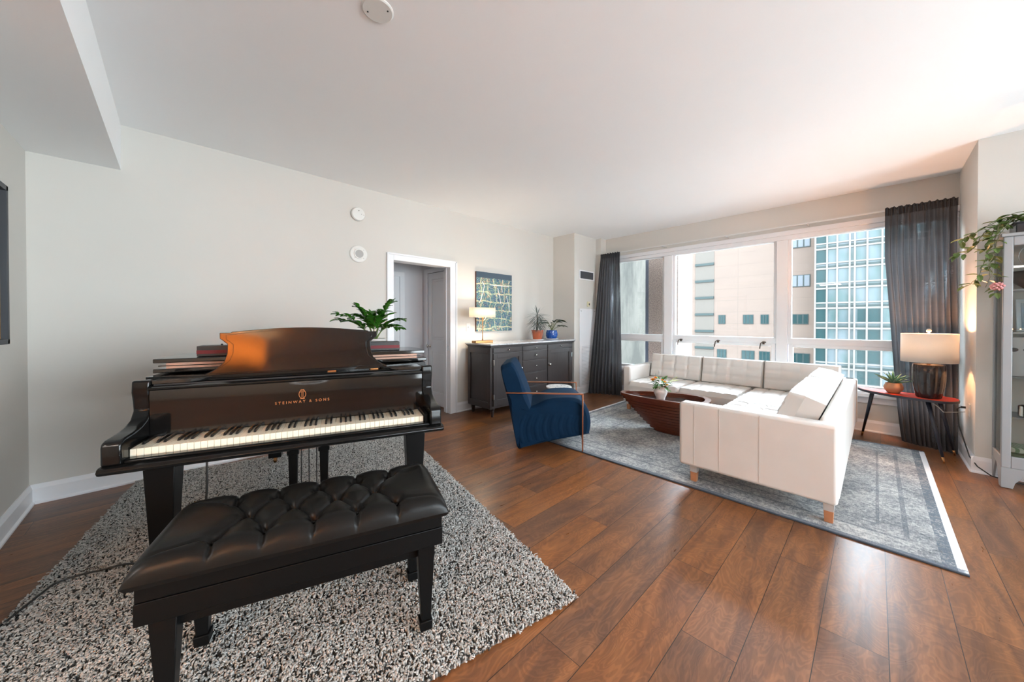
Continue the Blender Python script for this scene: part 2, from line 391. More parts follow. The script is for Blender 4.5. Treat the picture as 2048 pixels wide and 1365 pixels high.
disc_x('alarm_speaker', 1.51, 2.053, [(.098, 0), (.098, .008), (.09, .016), (.06, .022), (.055, .030), (.001, .030)], plastic, 'round white alarm speaker on the wall below the smoke detector', 'speaker', spk)
t = thing('ceiling_cover_plate', 'round white cover plate on the main ceiling near the top edge', 'cover plate', (-1.712, .728, CH))
d = MB(); d.lathe([(.074, -.0001), (.074, -.005), (.068, -.009), (.001, -.009)][::-1], seg=48); d.build('plate', plastic, t, auto=30)
for x in (-.05, .05): d = MB(); d.lathe([(.004, -.011), (.004, -.009)], (x * .7, x * .7, 0), seg=10); d.build('screw', dark, t)
t = thing('soffit_detector', 'small round white detector on the dropped ceiling at the left edge', 'smoke detector', (-2.475, -.61, SOF))
d = MB(); d.lathe([(.05, -.03), (.065, -.02), (.065, 0)], seg=32); d.build('housing', plastic, t, auto=30)
# light switch, outlets
def wall_plate(name, label, cat, loc, rz, kind='switch'):
    t = thing(name, label, cat, loc, rz)
    p = MB(); p.box(0, .006, -.036, .036, -.058, .058); p.build('cover', plastic, t, bevel=.003)
    s = MB()
    if kind == 'switch': s.box(.006, .016, -.006, .006, -.012, .012); s.build('toggle', plastic, t)
    else:
        for z in (-.022, .022): s.box(.006, .008, -.016, .016, z - .014, z + .014)
        s.build('socket', M('socket_face', (214, 213, 208), .5), t)
    return t
wall_plate('light_switch', 'white light switch on the wall beside the doorway, left of the painting', 'light switch', (XL, 3.06, 1.20), 0)
# vent grille, louvered access panel and thermostat on the closet wall
vent_dark = M('vent_dark', (88, 90, 95), .5)
t = thing('air_vent', 'small dark louvered air vent high on the closet wall', 'vent', (-3.628, 5.36, 2.115))
p = MB(); p.box(0, .008, -.23, .23, -.085, -.065); p.box(0, .008, -.23, .23, .065, .085); p.box(0, .008, -.23, -.205, -.065, .065); p.box(0, .008, .205, .23, -.065, .065); p.build('frame', trim_m, t)
p = MB()
for i in range(9): z = -.06 + i * .0145; p.add([(0, -.205, z), (.008, -.205, z + .006), (.008, .205, z + .006), (0, .205, z)], [(0, 1, 2, 3)])
p.box(-.0, .001, -.205, .205, -.065, .065); p.build('louver', vent_dark, t)
t = thing('access_panel', 'tall white closet access panel with louvers in its lower half', 'access panel', (-3.628, 5.375, .13))
p = MB(); p.box(0, .018, -.245, .245, 0, 1.385); p.build('panel', trim_m, t, bevel=.003)
p = MB()
for i in range(28): z = .03 + i * .025; p.add([(.0185, -.2, z), (.026, -.2, z + .012), (.026, .2, z + .012), (.0185, .2, z)], [(0, 1, 2, 3)])
p.build('louver', M('louver_white', (218, 219, 222), .5), t)
for y in (-.215, .215): p = MB(); p.m = Matrix.Translation((.018, y, 1.34)) @ Matrix.Rotation(R(90), 4, 'Y'); p.lathe([(.008, 0), (.008, .004)], seg=12); p.build('screw', steel_m, t)
t = thing('thermostat', 'small cream thermostat on the closet wall above the access panel', 'thermostat', (-3.628, 5.40, 1.60))
p = MB(); p.box(0, .02, -.035, .035, -.045, .045); p.build('cover', M('cream_plastic', (222, 214, 180), .5), t, bevel=.004)
p = MB(); p.box(.02, .028, .0, .02, -.02, .015); p.build('dial', dark, t, bevel=.002)

# ------------------------------------------------------------------ outside: street, neighbours
GZ = -11.0
stone = NT('pale_stone'); o_ = stone.obj()
stone.set(Base_Color=stone.mix(stone.ramp(stone.noise(stone.scale(o_, (1.2, 1.2, .25)), 1.6, 6, .65), [(.42, 0), (.62, 1)]), lin((100, 100, 96)), lin((70, 72, 70))), Roughness=.9); stone = stone.mat
beige = NT('beige_precast'); o_ = beige.obj(); bx, by, bz = beige.sep(o_)
jn = beige.math('LESS_THAN', beige.math('FRACT', beige.math('DIVIDE', bz, 1.1)), .03)
jx = beige.math('LESS_THAN', beige.math('FRACT', beige.math('DIVIDE', bx, 3.2)), .012)
bc = beige.mix(beige.noise(beige.scale(o_, (.5, .5, 1.5)), .9, 5, .6), lin((120, 106, 98)), lin((108, 97, 92)))
beige.set(Base_Color=beige.mix(beige.math('MULTIPLY', beige.math('MAXIMUM', jn, jx), .35), bc, lin((76, 72, 69))), Roughness=.9); beige = beige.mat
granite = NT('brown_granite'); o_ = granite.obj()
granite.set(Base_Color=granite.mix(granite.ramp(granite.noise(o_, 60, 3, .7), [(.35, 0), (.65, 1)]), lin((84, 68, 62)), lin((140, 122, 112))), Roughness=.45); granite = granite.mat
blueside = M('dark_blue_metal', (52, 56, 68), .5)
tealg = NT('teal_curtain_glass'); o_ = tealg.obj()
tealg.set(Base_Color=tealg.mix(tealg.ramp(tealg.noise(tealg.scale(o_, (.9, .9, .5)), .8, 3), [(.4, 0), (.6, 1)]), lin((54, 80, 82)), lin((82, 96, 104))), Roughness=.12, Specular_IOR_Level=.9); tealg = tealg.mat
tealw = M('dark_teal_glass', (26, 56, 60), .15); spand = M('dark_spandrel', (42, 58, 60), .4); mullw = M('pale_mullion', (112, 112, 110), .5)
asph = M('street_paving', (150, 147, 142), .9)
g = MB(); g.box(-60, 50, 6.3, 90, GZ - .2, GZ); struct('ground', g, asph)
# near pale stone wing at the left and the granite pier right outside
n = MB(); n.prism([(-9.0, 9.0), (-4.12, 9.0), (-7.4, 16.0), (-12, 16.0)], GZ, 6); tag(n.build('stone_building', stone), 'pale weathered stone building close outside the left window bay', 'building')
t = thing('granite_pier', 'brown granite pier right outside the left window bay', 'pillar', (-2.83, 6.6, GZ))
n = MB(); n.box(-.13, .40, -.2, .5, 0, 16); n.build('shaft', granite, t)
n = MB(); n.box(-.19, -.13, -.2, .4, 0, 16); n.build('edge_panel', blueside, t)
# beige block across the street
t = thing('beige_office_block', 'pale beige precast office block across the street', 'building', (-9, 38, GZ))
n = MB(); n.box(-30, 5.55, 0, 20, 0, 22.5); n.build('wall', beige, t)
pale_pane = M('pale_reflecting_glass', (104, 112, 122), .3)
def fwin(x0, x1, z0, z1, y=38, dark_left=True):
    fr_ = MB(); fr_.box(x0 + 9, x1 + 9, -.06, .02, z0 - GZ, z1 - GZ); fo = fr_.build('window', spand, t)
    p = MB(); xs = [x0 + (x1 - x0) * .0, x0 + (x1 - x0) * .33, x0 + (x1 - x0) * .66, x1]
    for a, b in zip(xs[:-1], xs[1:]): p.box(a + 9 + .05, b + 9 - .05, -.09, -.05, z0 - GZ + .06, z1 - GZ - .06)
    p.build('pane', pale_pane if z1 > 4 else tealw, fo)
k38 = 1.9
for row in range(-3, 3):
    zz = 1.28 + (.10) * k38 + (-2.58) * -row * 1.0 * 1.0 - .35
    z0 = 1.28 - .20 + row * 3.3; z1 = z0 + .85
    for (xa, xb) in [(-10.6, -10.0), (-8.55, -7.75), (-7.2, -6.6), (-4.95, -3.9)]:
        if row <= 0 or xa > -5: fwin(xa - (.0 if row == 0 else .1), xb + (.1 if row else 0), z0 if row == 0 else z0 - .15, z1)
# ribbed stair strip
for i in range(12): zz = -8 + i * 1.65; n = MB(); n.box(-12.7 + 9, -11.0 + 9, -.15, .02, zz - GZ, zz - GZ + .22); n.build('balcony_band', spand, t)
n = MB(); n.box(-12.7 + 9, -11.0 + 9, -.04, .02, 3, 22); n.build('bay_wall', M('grey_precast', (98, 94, 90), .9), t)
# glass tower to the right
t = thing('glass_office_tower', 'teal glass office tower with white mullion grid across the street', 'building', (0, 36, GZ))
n = MB(); n.box(-3.35, 30, 0, 20, 0, 24); n.build('glass_wall', tealg, t)
n = MB()
xs = [-3.3, -2.62, -2.05, -1.37, -1.1, -.46, .28, 1.0, 1.75, 2.5, 3.3, 4.1, 4.9, 5.7]
for x in xs: n.box(x - .05, x + .05, -.14, 0, 0, 24)
for i in range(23): zz = 1.28 - 12.6 + i * 1.515; n.box(-3.35, 8, -.10, 0, zz - GZ - .06, zz - GZ + .06); n.box(-3.35, 8, -.10, 0, zz - GZ + .36, zz - GZ + .46)
n.build('mullion_grid', mullw, t)
n = MB()
for i in range(23): zz = 1.28 - 12.6 + i * 1.515; n.box(-3.3, 8, -.04, 0, zz - GZ + .08, zz - GZ + .22)
n.build('spandrel_band', spand, t)
for i in range(23):
    zz = 1.28 - 12.6 + i * 1.515
    spots_ = [(-3.25, -2.67, 1.45)] + ([(-.95, -.5, 1.4), (-.4, .22, 1.4)] if i in (7, 8, 6, 5) else [])
    for (xa, xb, h_) in spots_: n = MB(); n.box(xa, xb, -.02, .001, zz - GZ + .5, zz - GZ + h_); n.build('dark_window', tealw, t)


# ------------------------------------------------------------------ rugs
FUR = bpy.data.materials.new('shag_yarn'); FUR.use_nodes = True
fb = FUR.node_tree.nodes['Principled BSDF']; ca = FUR.node_tree.nodes.new('ShaderNodeVertexColor'); ca.layer_name = 'yarn'
FUR.node_tree.links.new(ca.outputs[0], fb.inputs['Base Color']); fb.inputs['Roughness'].default_value = .95
def shag():
    FR = Vector((-.94, 1.33)); d = Vector((-.981, .196)).normalized(); e = Vector((.196, .981)) * -1; e = Vector((-.2, -.98)).normalized()
    rng = np.random.default_rng(3)
    Wd, L = 2.14, 2.80
    N = 120000
    a = rng.random(N); b = rng.random(N)
    P = np.stack([FR.x + d.x * L * a + e.x * Wd * b, FR.y + d.y * L * a + e.y * Wd * b], 1)
    # push the end against the wall back inside
    keep = P[:, 0] > XL + .05; P = P[keep]; a = a[keep]; b = b[keep]; N = len(P)
    ang = rng.random(N) * 2 * np.pi; ln = .008 + rng.random(N) * .012; tilt = rng.random(N) * .8 + .15
    edge = np.minimum(np.minimum(a * L, (1 - a) * L), np.minimum(b * Wd, (1 - b) * Wd))
    hgt = .016 + .008 * np.clip(edge / .05, 0, 1)
    w_ = .0026 + rng.random(N) * .0016
    dx = np.cos(ang); dy = np.sin(ang); px, py = -dy, dx
    base = np.stack([P[:, 0], P[:, 1], hgt * .35], 1)
    midp = base + np.stack([dx * ln * .4 * tilt, dy * ln * .4 * tilt, hgt * .55], 1)
    tip = midp + np.stack([dx * ln * .9 * tilt, dy * ln * .9 * tilt, hgt * .05 + (rng.random(N) - .5) * .006], 1)
    wv = np.stack([px * w_, py * w_, np.zeros(N)], 1); uz = np.stack([np.zeros(N), np.zeros(N), w_ * .9], 1)
    V = np.stack([base - wv, base + wv, midp - wv, midp + uz, midp + wv, tip - wv * .8, tip + uz * .8, tip + wv * .8], 1).reshape(-1, 3)
    F = np.array([[0, 2, 3, 1], [1, 3, 4, 4], [2, 5, 6, 3], [3, 6, 7, 4], [5, 7, 6, 6]])
    tri = [[0, 2, 3], [0, 3, 1], [1, 3, 4], [2, 5, 6], [2, 6, 3], [3, 6, 7], [3, 7, 4], [5, 7, 6]]
    T = np.array(tri); idx = (np.arange(N)[:, None, None] * 8 + T[None]).reshape(-1, 3)
    me = bpy.data.meshes.new('pile'); me.vertices.add(len(V)); me.vertices.foreach_set('co', V.astype(np.float32).ravel())
    me.loops.add(idx.size); me.loops.foreach_set('vertex_index', idx.astype(np.int32).ravel())
    me.polygons.add(len(idx)); me.polygons.foreach_set('loop_start', np.arange(0, idx.size, 3, dtype=np.int32)); me.polygons.foreach_set('loop_total', np.full(len(idx), 3, dtype=np.int32))
    me.update(calc_edges=True); me.validate()
    c_ = np.ones((N, 8, 4), np.float32)
    g_ = .42 + rng.random(N) * .16; dk_ = rng.random(N) < .11; mid_ = (rng.random(N) < .2)
    g_[mid_] *= .6; g_[dk_] = .02
    c_[:, :, 0] = (g_ * .98)[:, None]; c_[:, :, 1] = (g_ * .965)[:, None]; c_[:, :, 2] = (g_ * .92)[:, None]
    at = me.color_attributes.new('yarn', 'FLOAT_COLOR', 'POINT'); at.data.foreach_set('color', c_.ravel())
    me.materials.append(FUR)
    t = thing('shag_rug', 'thick black and grey speckled shag rug under the grand piano', 'rug', (-2.5, .6, 0))
    o = bpy.data.objects.new('pile', me); COL.objects.link(o); o.parent = t; o.location = (2.5, -.6, 0); o['kind'] = 'stuff'
    c0 = FR + d * .01 + e * .01; c1 = c0 + d * (L - .14); c2 = FR + e * (Wd - .01) + d * (2.62); c3 = FR + e * (Wd - .01) + d * .01
    bk = MB(); bk.prism([(p.x, p.y) for p in (c0, c1, c2, c3)], .001, .010); bo = bk.build('backing', M('shag_backing', (90, 88, 85), .95), t); bo.location = (2.5, -.6, 0)
shag()

def grey_rug():
    t = NT('worn_grey_rug'); o = t.obj(); x, y, z = t.sep(o)      # object origin at the rug centre; half size 1.575 x 1.21
    hx, hy = 1.572, 1.215
    ax = t.math('SUBTRACT', hx, t.math('ABSOLUTE', x)); ay = t.math('SUBTRACT', hy, t.math('ABSOLUTE', y))
    n1 = t.noise(o, 3.2, 5, .62); n2 = t.noise(t.scale(o, (1, 1, 1)), 46, 4, .7); n3 = t.noise(t.scale(o, (1, 6, 1)), 30, 3, .7); n4 = t.noise(t.scale(o, (6, 1, 1)), 30, 3, .7)
    f = t.math('ADD', t.math('MULTIPLY', n1, .6), t.math('ADD', t.math('MULTIPLY', n2, .75), t.math('ADD', t.math('MULTIPLY', n3, .35), t.math('MULTIPLY', n4, .35))))
    c = t.ramp(t.math('DIVIDE', f, 2.05), [(.37, lin((70, 74, 80))), (.47, lin((124, 126, 128))), (.55, lin((172, 171, 168))), (.66, lin((212, 210, 206)))])
    # faint inner frames
    for off, wd_, amt in ((.20, .012, .35), (.32, .008, .3), (.62, .01, .25)):
        m_ = t.math('MINIMUM', ax, ay)
        band = t.math('LESS_THAN', t.math('ABSOLUTE', t.math('SUBTRACT', m_, off)), wd_)
        c = t.mix(t.math('MULTIPLY', t.math('MULTIPLY', band, t.math('GREATER_THAN', n2, .48)), amt + .3), c, lin((66, 74, 86)))
    bx_ = t.math('MULTIPLY', t.math('LESS_THAN', ax, .085), t.math('GREATER_THAN', ax, .035))
    bandx = t.math('MULTIPLY', bx_, t.math('GREATER_THAN', n2, .47))
    c = t.mix(t.math('MULTIPLY', bandx, .85), c, lin((74, 86, 98)))
    c = t.mix(t.math('LESS_THAN', ax, .035), c, lin((214, 216, 218)))
    by_ = t.math('LESS_THAN', ay, .045)
    c = t.mix(t.math('MULTIPLY', t.math('MULTIPLY', by_, t.math('GREATER_THAN', n2, .42)), .8), c, lin((84, 92, 104)))
    c = t.mix(t.math('LESS_THAN', ay, .010), c, lin((60, 66, 76)))
    t.set(Base_Color=c, Roughness=.95); t.bump(n2, .5, .004)
    m = MB(); m.grid(2, 2, lambda a, b: (-hx + 2 * hx * a, -hy + 2 * hy * b, .009)); m = MB(); m.box(-hx, hx, -hy, hy, 0, .009)
    o = m.build('area_rug', t.mat, bevel=.002); o.location = (-1.238, 4.068, .001)
    tag(o, 'distressed blue-grey area rug under the white sofa', 'rug')
grey_rug()

# ------------------------------------------------------------------ grand piano  (local x along the keyboard, y away from the player)
PO = (-2.186, -.141, 0.0); PA = math.atan2(.949, .315)
def black_lacquer(name, rough, spec=.5, base=(.005, .005, .005)):
    t = NT(name); n = t.noise(t.obj(), 30, 3)
    t.set(Base_Color=base, Roughness=t.math('ADD', rough, t.math('MULTIPLY', n, .05)), Specular_IOR_Level=spec, Coat_Weight=.0)
    return t.mat
lac = black_lacquer('black_lacquer', .12, .3); lac_gloss = black_lacquer('polished_black', .05, .8); lac_desk = black_lacquer('satin_black_desk', .05, .6)
lac_matte = black_lacquer('black_wood', .32, .12)
ivory = M('ivory', (236, 228, 206), .25, var=.03, nsc=40); ivory_side = M('bare_wood_key', (206, 150, 110), .6)
ebony = M('ebony', (.006, .006, .006), .25); gold = M('gilt', (206, 140, 90), .35, .6)
hingewood = M('hinge_strip', (178, 142, 124), .5, .2, var=.15, nsc=30)
gp = thing('grand_piano', 'black grand piano with open keyboard standing on the speckled shag rug', 'piano', PO, PA)
U0, U1 = -.058, 1.312          # outer case
def P(mb, name, mat, parent=gp, **k): return mb.build(name, mat, parent, **k)
# case outline (plan): straight bass side, curved treble side, round tail
out = [(U0, .19), (U1, .19), (U1, .62), (1.27, .82), (1.15, .98), (1.0, 1.08), (.86, 1.18), (.76, 1.34), (.70, 1.52), (.60, 1.70), (.46, 1.81), (.28, 1.86), (.10, 1.84), (U0 + .02, 1.78), (U0, 1.70)]
def smooth_poly(p, keep, it=2):
    for _ in range(it):
        q = []
        n = len(p)
        for i in range(n):
            a, b = p[i], p[(i + 1) % n]
            if i in keep and (i + 1) % n in keep: q += [a]
            else: q += [(a[0]*.75 + b[0]*.25, a[1]*.75 + b[1]*.25), (a[0]*.25 + b[0]*.75, a[1]*.25 + b[1]*.75)]
        p = q; keep = set()
        for i, pt_ in enumerate(p):
            if abs(pt_[1] - .19) < 1e-6: keep.add(i)
    return p
outc = smooth_poly(out, {0, 1}, 2)
def offset_poly(poly, dlt):
    n = len(poly); r = []
    for i in range(n):
        p0, p1, p2 = Vector(poly[i-1]), Vector(poly[i]), Vector(poly[(i+1) % n])
        a = (p1 - p0); b = (p2 - p1)
        if a.length < 1e-6: a = b
        if b.length < 1e-6: b = a
        a.normalize(); b.normalize(); nn = Vector((-(a.y + b.y), a.x + b.x)); nn.normalize()
        cs = max(.5, nn.dot(Vector((-a.y, a.x)))); q = p1 + nn * (dlt / cs); r.append((q.x, q.y))
    return r
inn = offset_poly(outc, .04)
rim = MB(); n_ = len(outc); vs = []
for zz, pl in ((.70, outc), (1.008, outc), (1.008, inn), (.70, inn)):
    vs += [(p[0], p[1], zz) for p in pl]
fs = []
front = lambda i: abs(outc[i][1] - .19) < 1e-6 and abs(outc[(i+1) % n_][1] - .19) < 1e-6
for i in range(n_):
    j = (i + 1) % n_
    if front(i): continue
    for a in range(4): b = (a + 1) % 4; fs.append((a*n_+i, a*n_+j, b*n_+j, b*n_+i))
rim.add(vs, fs); P(rim, 'rim', lac, auto=40)
pl_ = MB(); pl_.prism(inn, .93, .945); P(pl_, 'soundboard', M('iron_plate_gold', (120, 92, 52), .45, .5))
bt = MB(); bt.prism(outc, .672, .70); P(bt, 'bottom_frame', lac_matte)
# arms: side profile (y,z) swept through the cheek thickness
arm = [(.20, 1.008), (.155, 1.008), (.15, .955), (.160, .915), (.165, .87), (.14, .835), (.09, .815), (.03, .805), (-.05, .80), (-.072, .792), (-.078, .775), (-.078, .70), (.20, .70)]
for x0, x1 in ((U0, U0 + .062), (U1 - .062, U1)):
    a = MB(); a.prism(arm[::-1], x0, x1, 'x'); P(a, 'arm', lac_gloss if False else lac, bevel=.008, seg=3)
# keybed with rounded moulding
kb = MB(); kb.prism([(-.082, .70), (-.093, .695), (-.10, .683), (-.093, .671), (-.082, .666), (.25, .666), (.25, .70)][::-1], U0 - .004, U1 + .010, 'x'); P(kb, 'keybed', lac, bevel=.003)
ks = MB(); ks.box(U0 + .062, U1 - .062, -.058, -.018, .70, .714); ks.box(U0 + .062, U1 - .062, -.064, -.05, .70, .712); P(ks, 'key_slip', lac, bevel=.004)
for x0, x1 in ((U0 + .062, -.004), (1.229, U1 - .062)):
    b = MB(); b.box(x0, x1, -.03, .15, .70, .758); P(b, 'key_block', lac_matte, bevel=.003)
# keys
kw = 1.225 / 52
wkm = MB(); wkm.box(.0005, kw - .0005, -.012, .16, .722, .7405)
wk0 = None; whites = []
fm = MB(); fm.box(.0005, kw - .0008, -.0125, .165, .708, .742)
for i in range(52):
    if wk0 is None:
        wk0 = P(fm, 'white_key', ivory, bevel=.0008); o = wk0
        wk0.data.materials.append(ivory_side)
    else:
        o = wk0.copy(); COL.objects.link(o)
    o.location = (i * kw, 0, 0)
bk0 = None
bm_ = MB(); bm_.frustum((-.0055, .0055, .042, .16), (-.0042, .0042, .052, .16), .742, .754)
seq = [1, 0] + [1, 1, 0, 1, 1, 1, 0] * 7 + [0]     # is there a black key right of white i  (A0 B0 C1...)
seq = []
names = ['A', 'B'] + ['C', 'D', 'E', 'F', 'G', 'A', 'B'] * 7 + ['C']
for i, nme in enumerate(names):
    if i == 51 or nme in 'BE': continue
    if bk0 is None: bk0 = P(bm_, 'black_key', ebony, bevel=.001); o = bk0
    else: o = bk0.copy(); COL.objects.link(o)
    o.location = ((i + 1) * kw, 0, 0)
# fallboard: tall open panel behind the keys, curved at its foot
fp = [(.20, .965), (.150, .965), (.147, .93), (.1505, .84), (.153, .775), (.150, .748), (.20, .748)]
fb_ = MB(); fb_.prism(fp[::-1], U0 + .064, U1 - .064, 'x'); P(fb_, 'fallboard', lac_desk, auto=50)
m = MB(); m.prism([(.135, .962), (.128, .967), (.128, .975), (.15, .982), (.20, .982), (.20, .962)][::-1], U0 + .064, U1 - .064, 'x'); P(m, 'fallboard_top_rail', lac, bevel=.002)
m = MB(); m.box(U0 + .075, U1 - .075, .158, .163, .982, .987); P(m, 'fallboard_hinge', dark)
# lettering and lyre on the fallboard
def text_mesh(txt, size, spacing=1.0):
    cu = bpy.data.curves.new('t', 'FONT'); cu.body = txt; cu.size = size; cu.extrude = .0004; cu.space_character = spacing; cu.align_x = 'CENTER'
    to = bpy.data.objects.new('t', cu); COL.objects.link(to); dg = bpy.context.evaluated_depsgraph_get(); dg.update()
    me = bpy.data.meshes.new_from_object(to.evaluated_get(dg)); bpy.data.objects.remove(to); return me
me = text_mesh('STEINWAY & SONS', .0195, 1.62); me.materials.append(gold)
o = bpy.data.objects.new('lettering', me); COL.objects.link(o); o.parent = gp; o.rotation_euler = (R(90), 0, 0); o.location = (.617, .1475, .846)
ly = MB(); cx_, cz_ = .615, .888
for s_ in (-1, 1):
    pts = []
    for i in range(17):
        t_ = i / 16; a = -math.pi / 2 + t_ * math.pi * 1.15
        r_ = .013 * (1 - .25 * t_)
        pts.append((cx_ + s_ * (r_ * math.cos(a) + (0.004 if t_ > .8 else 0)), .1468, cz_ + .0145 * math.sin(a) + t_ * .006 - .002))
    ly.tube(pts, .0011, 6)
for dx in (-.003, 0, .003): ly.tube([(cx_ + dx, .1468, cz_ - .012), (cx_ + dx, .1468, cz_ + .018)], .0005, 5)
ly.tube([(cx_ - .008, .1468, cz_ + .008), (cx_ + .008, .1468, cz_ + .008)], .0009, 5); ly.tube([(cx_ - .008, .1468, cz_ - .018), (cx_ + .008, .1468, cz_ - .018)], .0012, 5)
ly.v = [(cx_ + (x - cx_) * 1.35, y, cz_ + .004 + (z - cz_) * 1.35) for x, y, z in ly.v]; P(ly, 'lyre_emblem', gold)
# side shelves beside the desk, and desk slide
def arc_shelf(x0, x1, mirror):
    pts = [(x0, .18)]
    wdt = x1 - x0; poly = []
    for i in range(15):
        a = math.pi / 2 * i / 14; poly.append((x0 + wdt * (.35 + .65 * math.sin(a)), .17 + .22 * (1 - math.cos(a))))
    poly = [(x0, .17)] + poly + [(x1, .40), (x0, .40)]
    if mirror: poly = [(U0 + U1 - p[0], p[1]) for p in poly][::-1]
    return poly
for mir in (False, True):
    m = MB(); m.prism(arc_shelf(U0 + .062, U0 + .33, mir), .985, 1.003); P(m, 'side_shelf', lac_gloss, bevel=.002)
m = MB(); m.box(U0 + .2, U1 - .2, .215, .42, .972, .99); P(m, 'desk_slide', lac, bevel=.002)
# music desk
cxd = .613
hl = [(-.452, 0.0), (-.44, .018), (-.40, .040), (-.365, .075), (-.352, .12), (-.352, .17), (-.368, .185), (-.372, .19), (-.386, .20), (-.388, .232), (-.34, .232), (-.335, .237)]
topc = [(-.335 + .67 * i / 14, .237 + .022 * math.sin(math.pi * i / 14)) for i in range(1, 14)]
shape = hl + topc + [(-a, b) for a, b in hl[::-1]]
tilt = Matrix.Translation((cxd, .262, .993)) @ Matrix.Rotation(R(-9), 4, 'X')
d = MB(); d.m = tilt; d.prism(shape, 0, .018, 'y'); P(d, 'music_desk', lac_desk, bevel=.003)
inner = [(a * .93, .018 + b * .88) for a, b in shape]
d = MB(); d.m = tilt; d.prism(inner, -.0035, .002, 'y'); P(d, 'desk_panel', lac_desk, bevel=.0025)
h_ = MB(); h_.m = tilt
for x in (-.36, -.11, .14, .37): h_.box(x - .022, x + .022, -.012, -.004, -.004, .002)
P(h_, 'desk_hinge', brass_m)
# lid: rear leaf lying on the rim, front leaf folded back on top
lidp = offset_poly(outc, -.018); lidp = [(x, max(y, .40)) for x, y in lidp]
m = MB(); m.prism(lidp, 1.012, 1.034); P(m, 'lid', lac_gloss, bevel=.004)
fl = [p for p in lidp if p[1] < .83]; 
flp = [(U0 - .018, .40), (U1 + .006, .40), (U1 + .006, .62), (1.27, .76), (U0 - .018, .76)]
m = MB(); m.prism(flp, 1.064, 1.086); P(m, 'front_lid_leaf', lac_gloss, bevel=.004)
m = MB(); m.box(U0 + .03, U1 - .045, .415, .74, 1.034, 1.064); P(m, 'lid_hinge_strip', hingewood)
m = MB(); m.box(U0 + .0, U1 - .02, .41, .43, 1.046, 1.050); P(m, 'lid_bead', lac)
# legs: square tapered with cap and toe
def pleg(x, y, sx=.055, top=.672, h0=.075):
    l = MB(); l.box(x - sx - .012, x + sx + .012, y - sx - .012, y + sx + .012, top - .03, top); l.box(x - sx - .005, x + sx + .005, y - sx - .005, y + sx + .005, top - .06, top - .03)
    b = .036
    l.frustum((x - b, x + b, y - b, y + b), (x - sx, x + sx, y - sx, y + sx), h0 + .06, top - .06)
    l.frustum((x - b - .012, x + b + .012, y - b - .012, y + b + .012), (x - b, x + b, y - b, y + b), h0 + .045, h0 + .06)
    l.box(x - b - .012, x + b + .012, y - b - .012, y + b + .012, h0 - .005, h0 + .045)
    lo = P(l, 'leg', lac_matte, bevel=.003)
    c_ = MB(); c_.m = Matrix.Translation((x, y, .044)) @ Matrix.Rotation(R(90), 4, 'Y'); c_.lathe([(.026, -.012), (.032, -.008), (.032, .008), (.026, .012)], seg=20)
    c_.m = Matrix.Identity(4); c_.box(x - .015, x + .015, y - .015, y + .015, .055, h0 - .005); P(c_, 'caster', brass_m, lo)
pleg(.055, .15); pleg(1.20, .15); pleg(.255, 1.72, .05)
# pedal lyre
l = MB()
for x in (.545, .705):
    l.box(x - .028, x + .028, .36, .41, .60, .672); l.frustum((x - .017, x + .017, .368, .402), (x - .026, x + .026, .362, .408), .16, .60); l.box(x - .03, x + .03, .36, .41, .50, .53)
l.box(.545, .705, .37, .40, .575, .60); l.box(.50, .75, .33, .44, .08, .16)
P(l, 'pedal_lyre', lac_matte, bevel=.003)
l = MB()
for x in (.585, .625, .665): l.tube([(x, .385, .16), (x, .385, .672)], .003, 6)
P(l, 'pedal_rod', dark)
for x in (.575, .625, .675):
    l = MB(); l.m = Matrix.Translation((x, .29, .105)) @ Matrix.Rotation(R(6), 4, 'X'); l.box(-.012, .012, -.07, .06, -.006, .006); l.lathe([(.02, -.006), (.022, 0), (.02, .006)], (0, -.07, 0), 16); P(l, 'pedal', brass_m, bevel=.002)
# cord hanging under the keybed, running over the rug to the left
rt = Matrix.Translation(PO) @ Matrix.Rotation(PA, 4, 'Z')
cord = MB(); pts = [(.22, .12, .665), (.218, .118, .45), (.205, .11, .30), (.20, .09, .12), (.18, .0, .045)]
wp = [rt @ Vector(p) for p in pts] + [Vector(p) for p in [(-2.08, -.06, .036), (-2.35, -.05, .036), (-2.634, -.158, .034), (-2.687, -.28, .034), (-2.708, -.362, .034), (-2.697, -.42, .034), (-2.636, -.455, .034), (-2.56, -.50, .025), (-2.47, -.56, .007), (-2.2, -.64, .006)]]
def smooth_line(P_, k=6):
    r = []
    for i in range(len(P_) - 1):
        p0, p1, p2, p3 = P_[max(i-1, 0)], P_[i], P_[i+1], P_[min(i+2, len(P_)-1)]
        for j in range(k): t = j / k; r.append(.5 * ((2*p1) + (-p0+p2)*t + (2*p0-5*p1+4*p2-p3)*t*t + (-p0+3*p1-3*p2+p3)*t**3))
    return r + [P_[-1]]
cord.tube(smooth_line(wp), .0045, 8); tag(cord.build('power_cord', M('black_cable', (28, 27, 26), .5), smooth=True), 'thin black cord hanging under the piano keyboard and crossing the shag rug', 'cord')

# things on the piano
bx_t = thing('long_music_box', 'long low dark box with a red stripe lying on the folded piano lid', 'box', tuple(rt @ Vector((.62, .52, 1.087))), PA)
m = MB(); m.box(-.54, .54, -.05, .05, 0, .058); m.build('case', M('charcoal_box', (52, 50, 50), .45), bx_t, bevel=.003)
m = MB(); m.box(-.54, .54, -.0515, -.0495, .014, .034); m.build('stripe', M('dark_red_cloth', (110, 28, 36), .6), bx_t)
m = MB(); m.sphere((-.44, 0, .061), .006, 10, 6); m.build('knob', dark, bx_t)

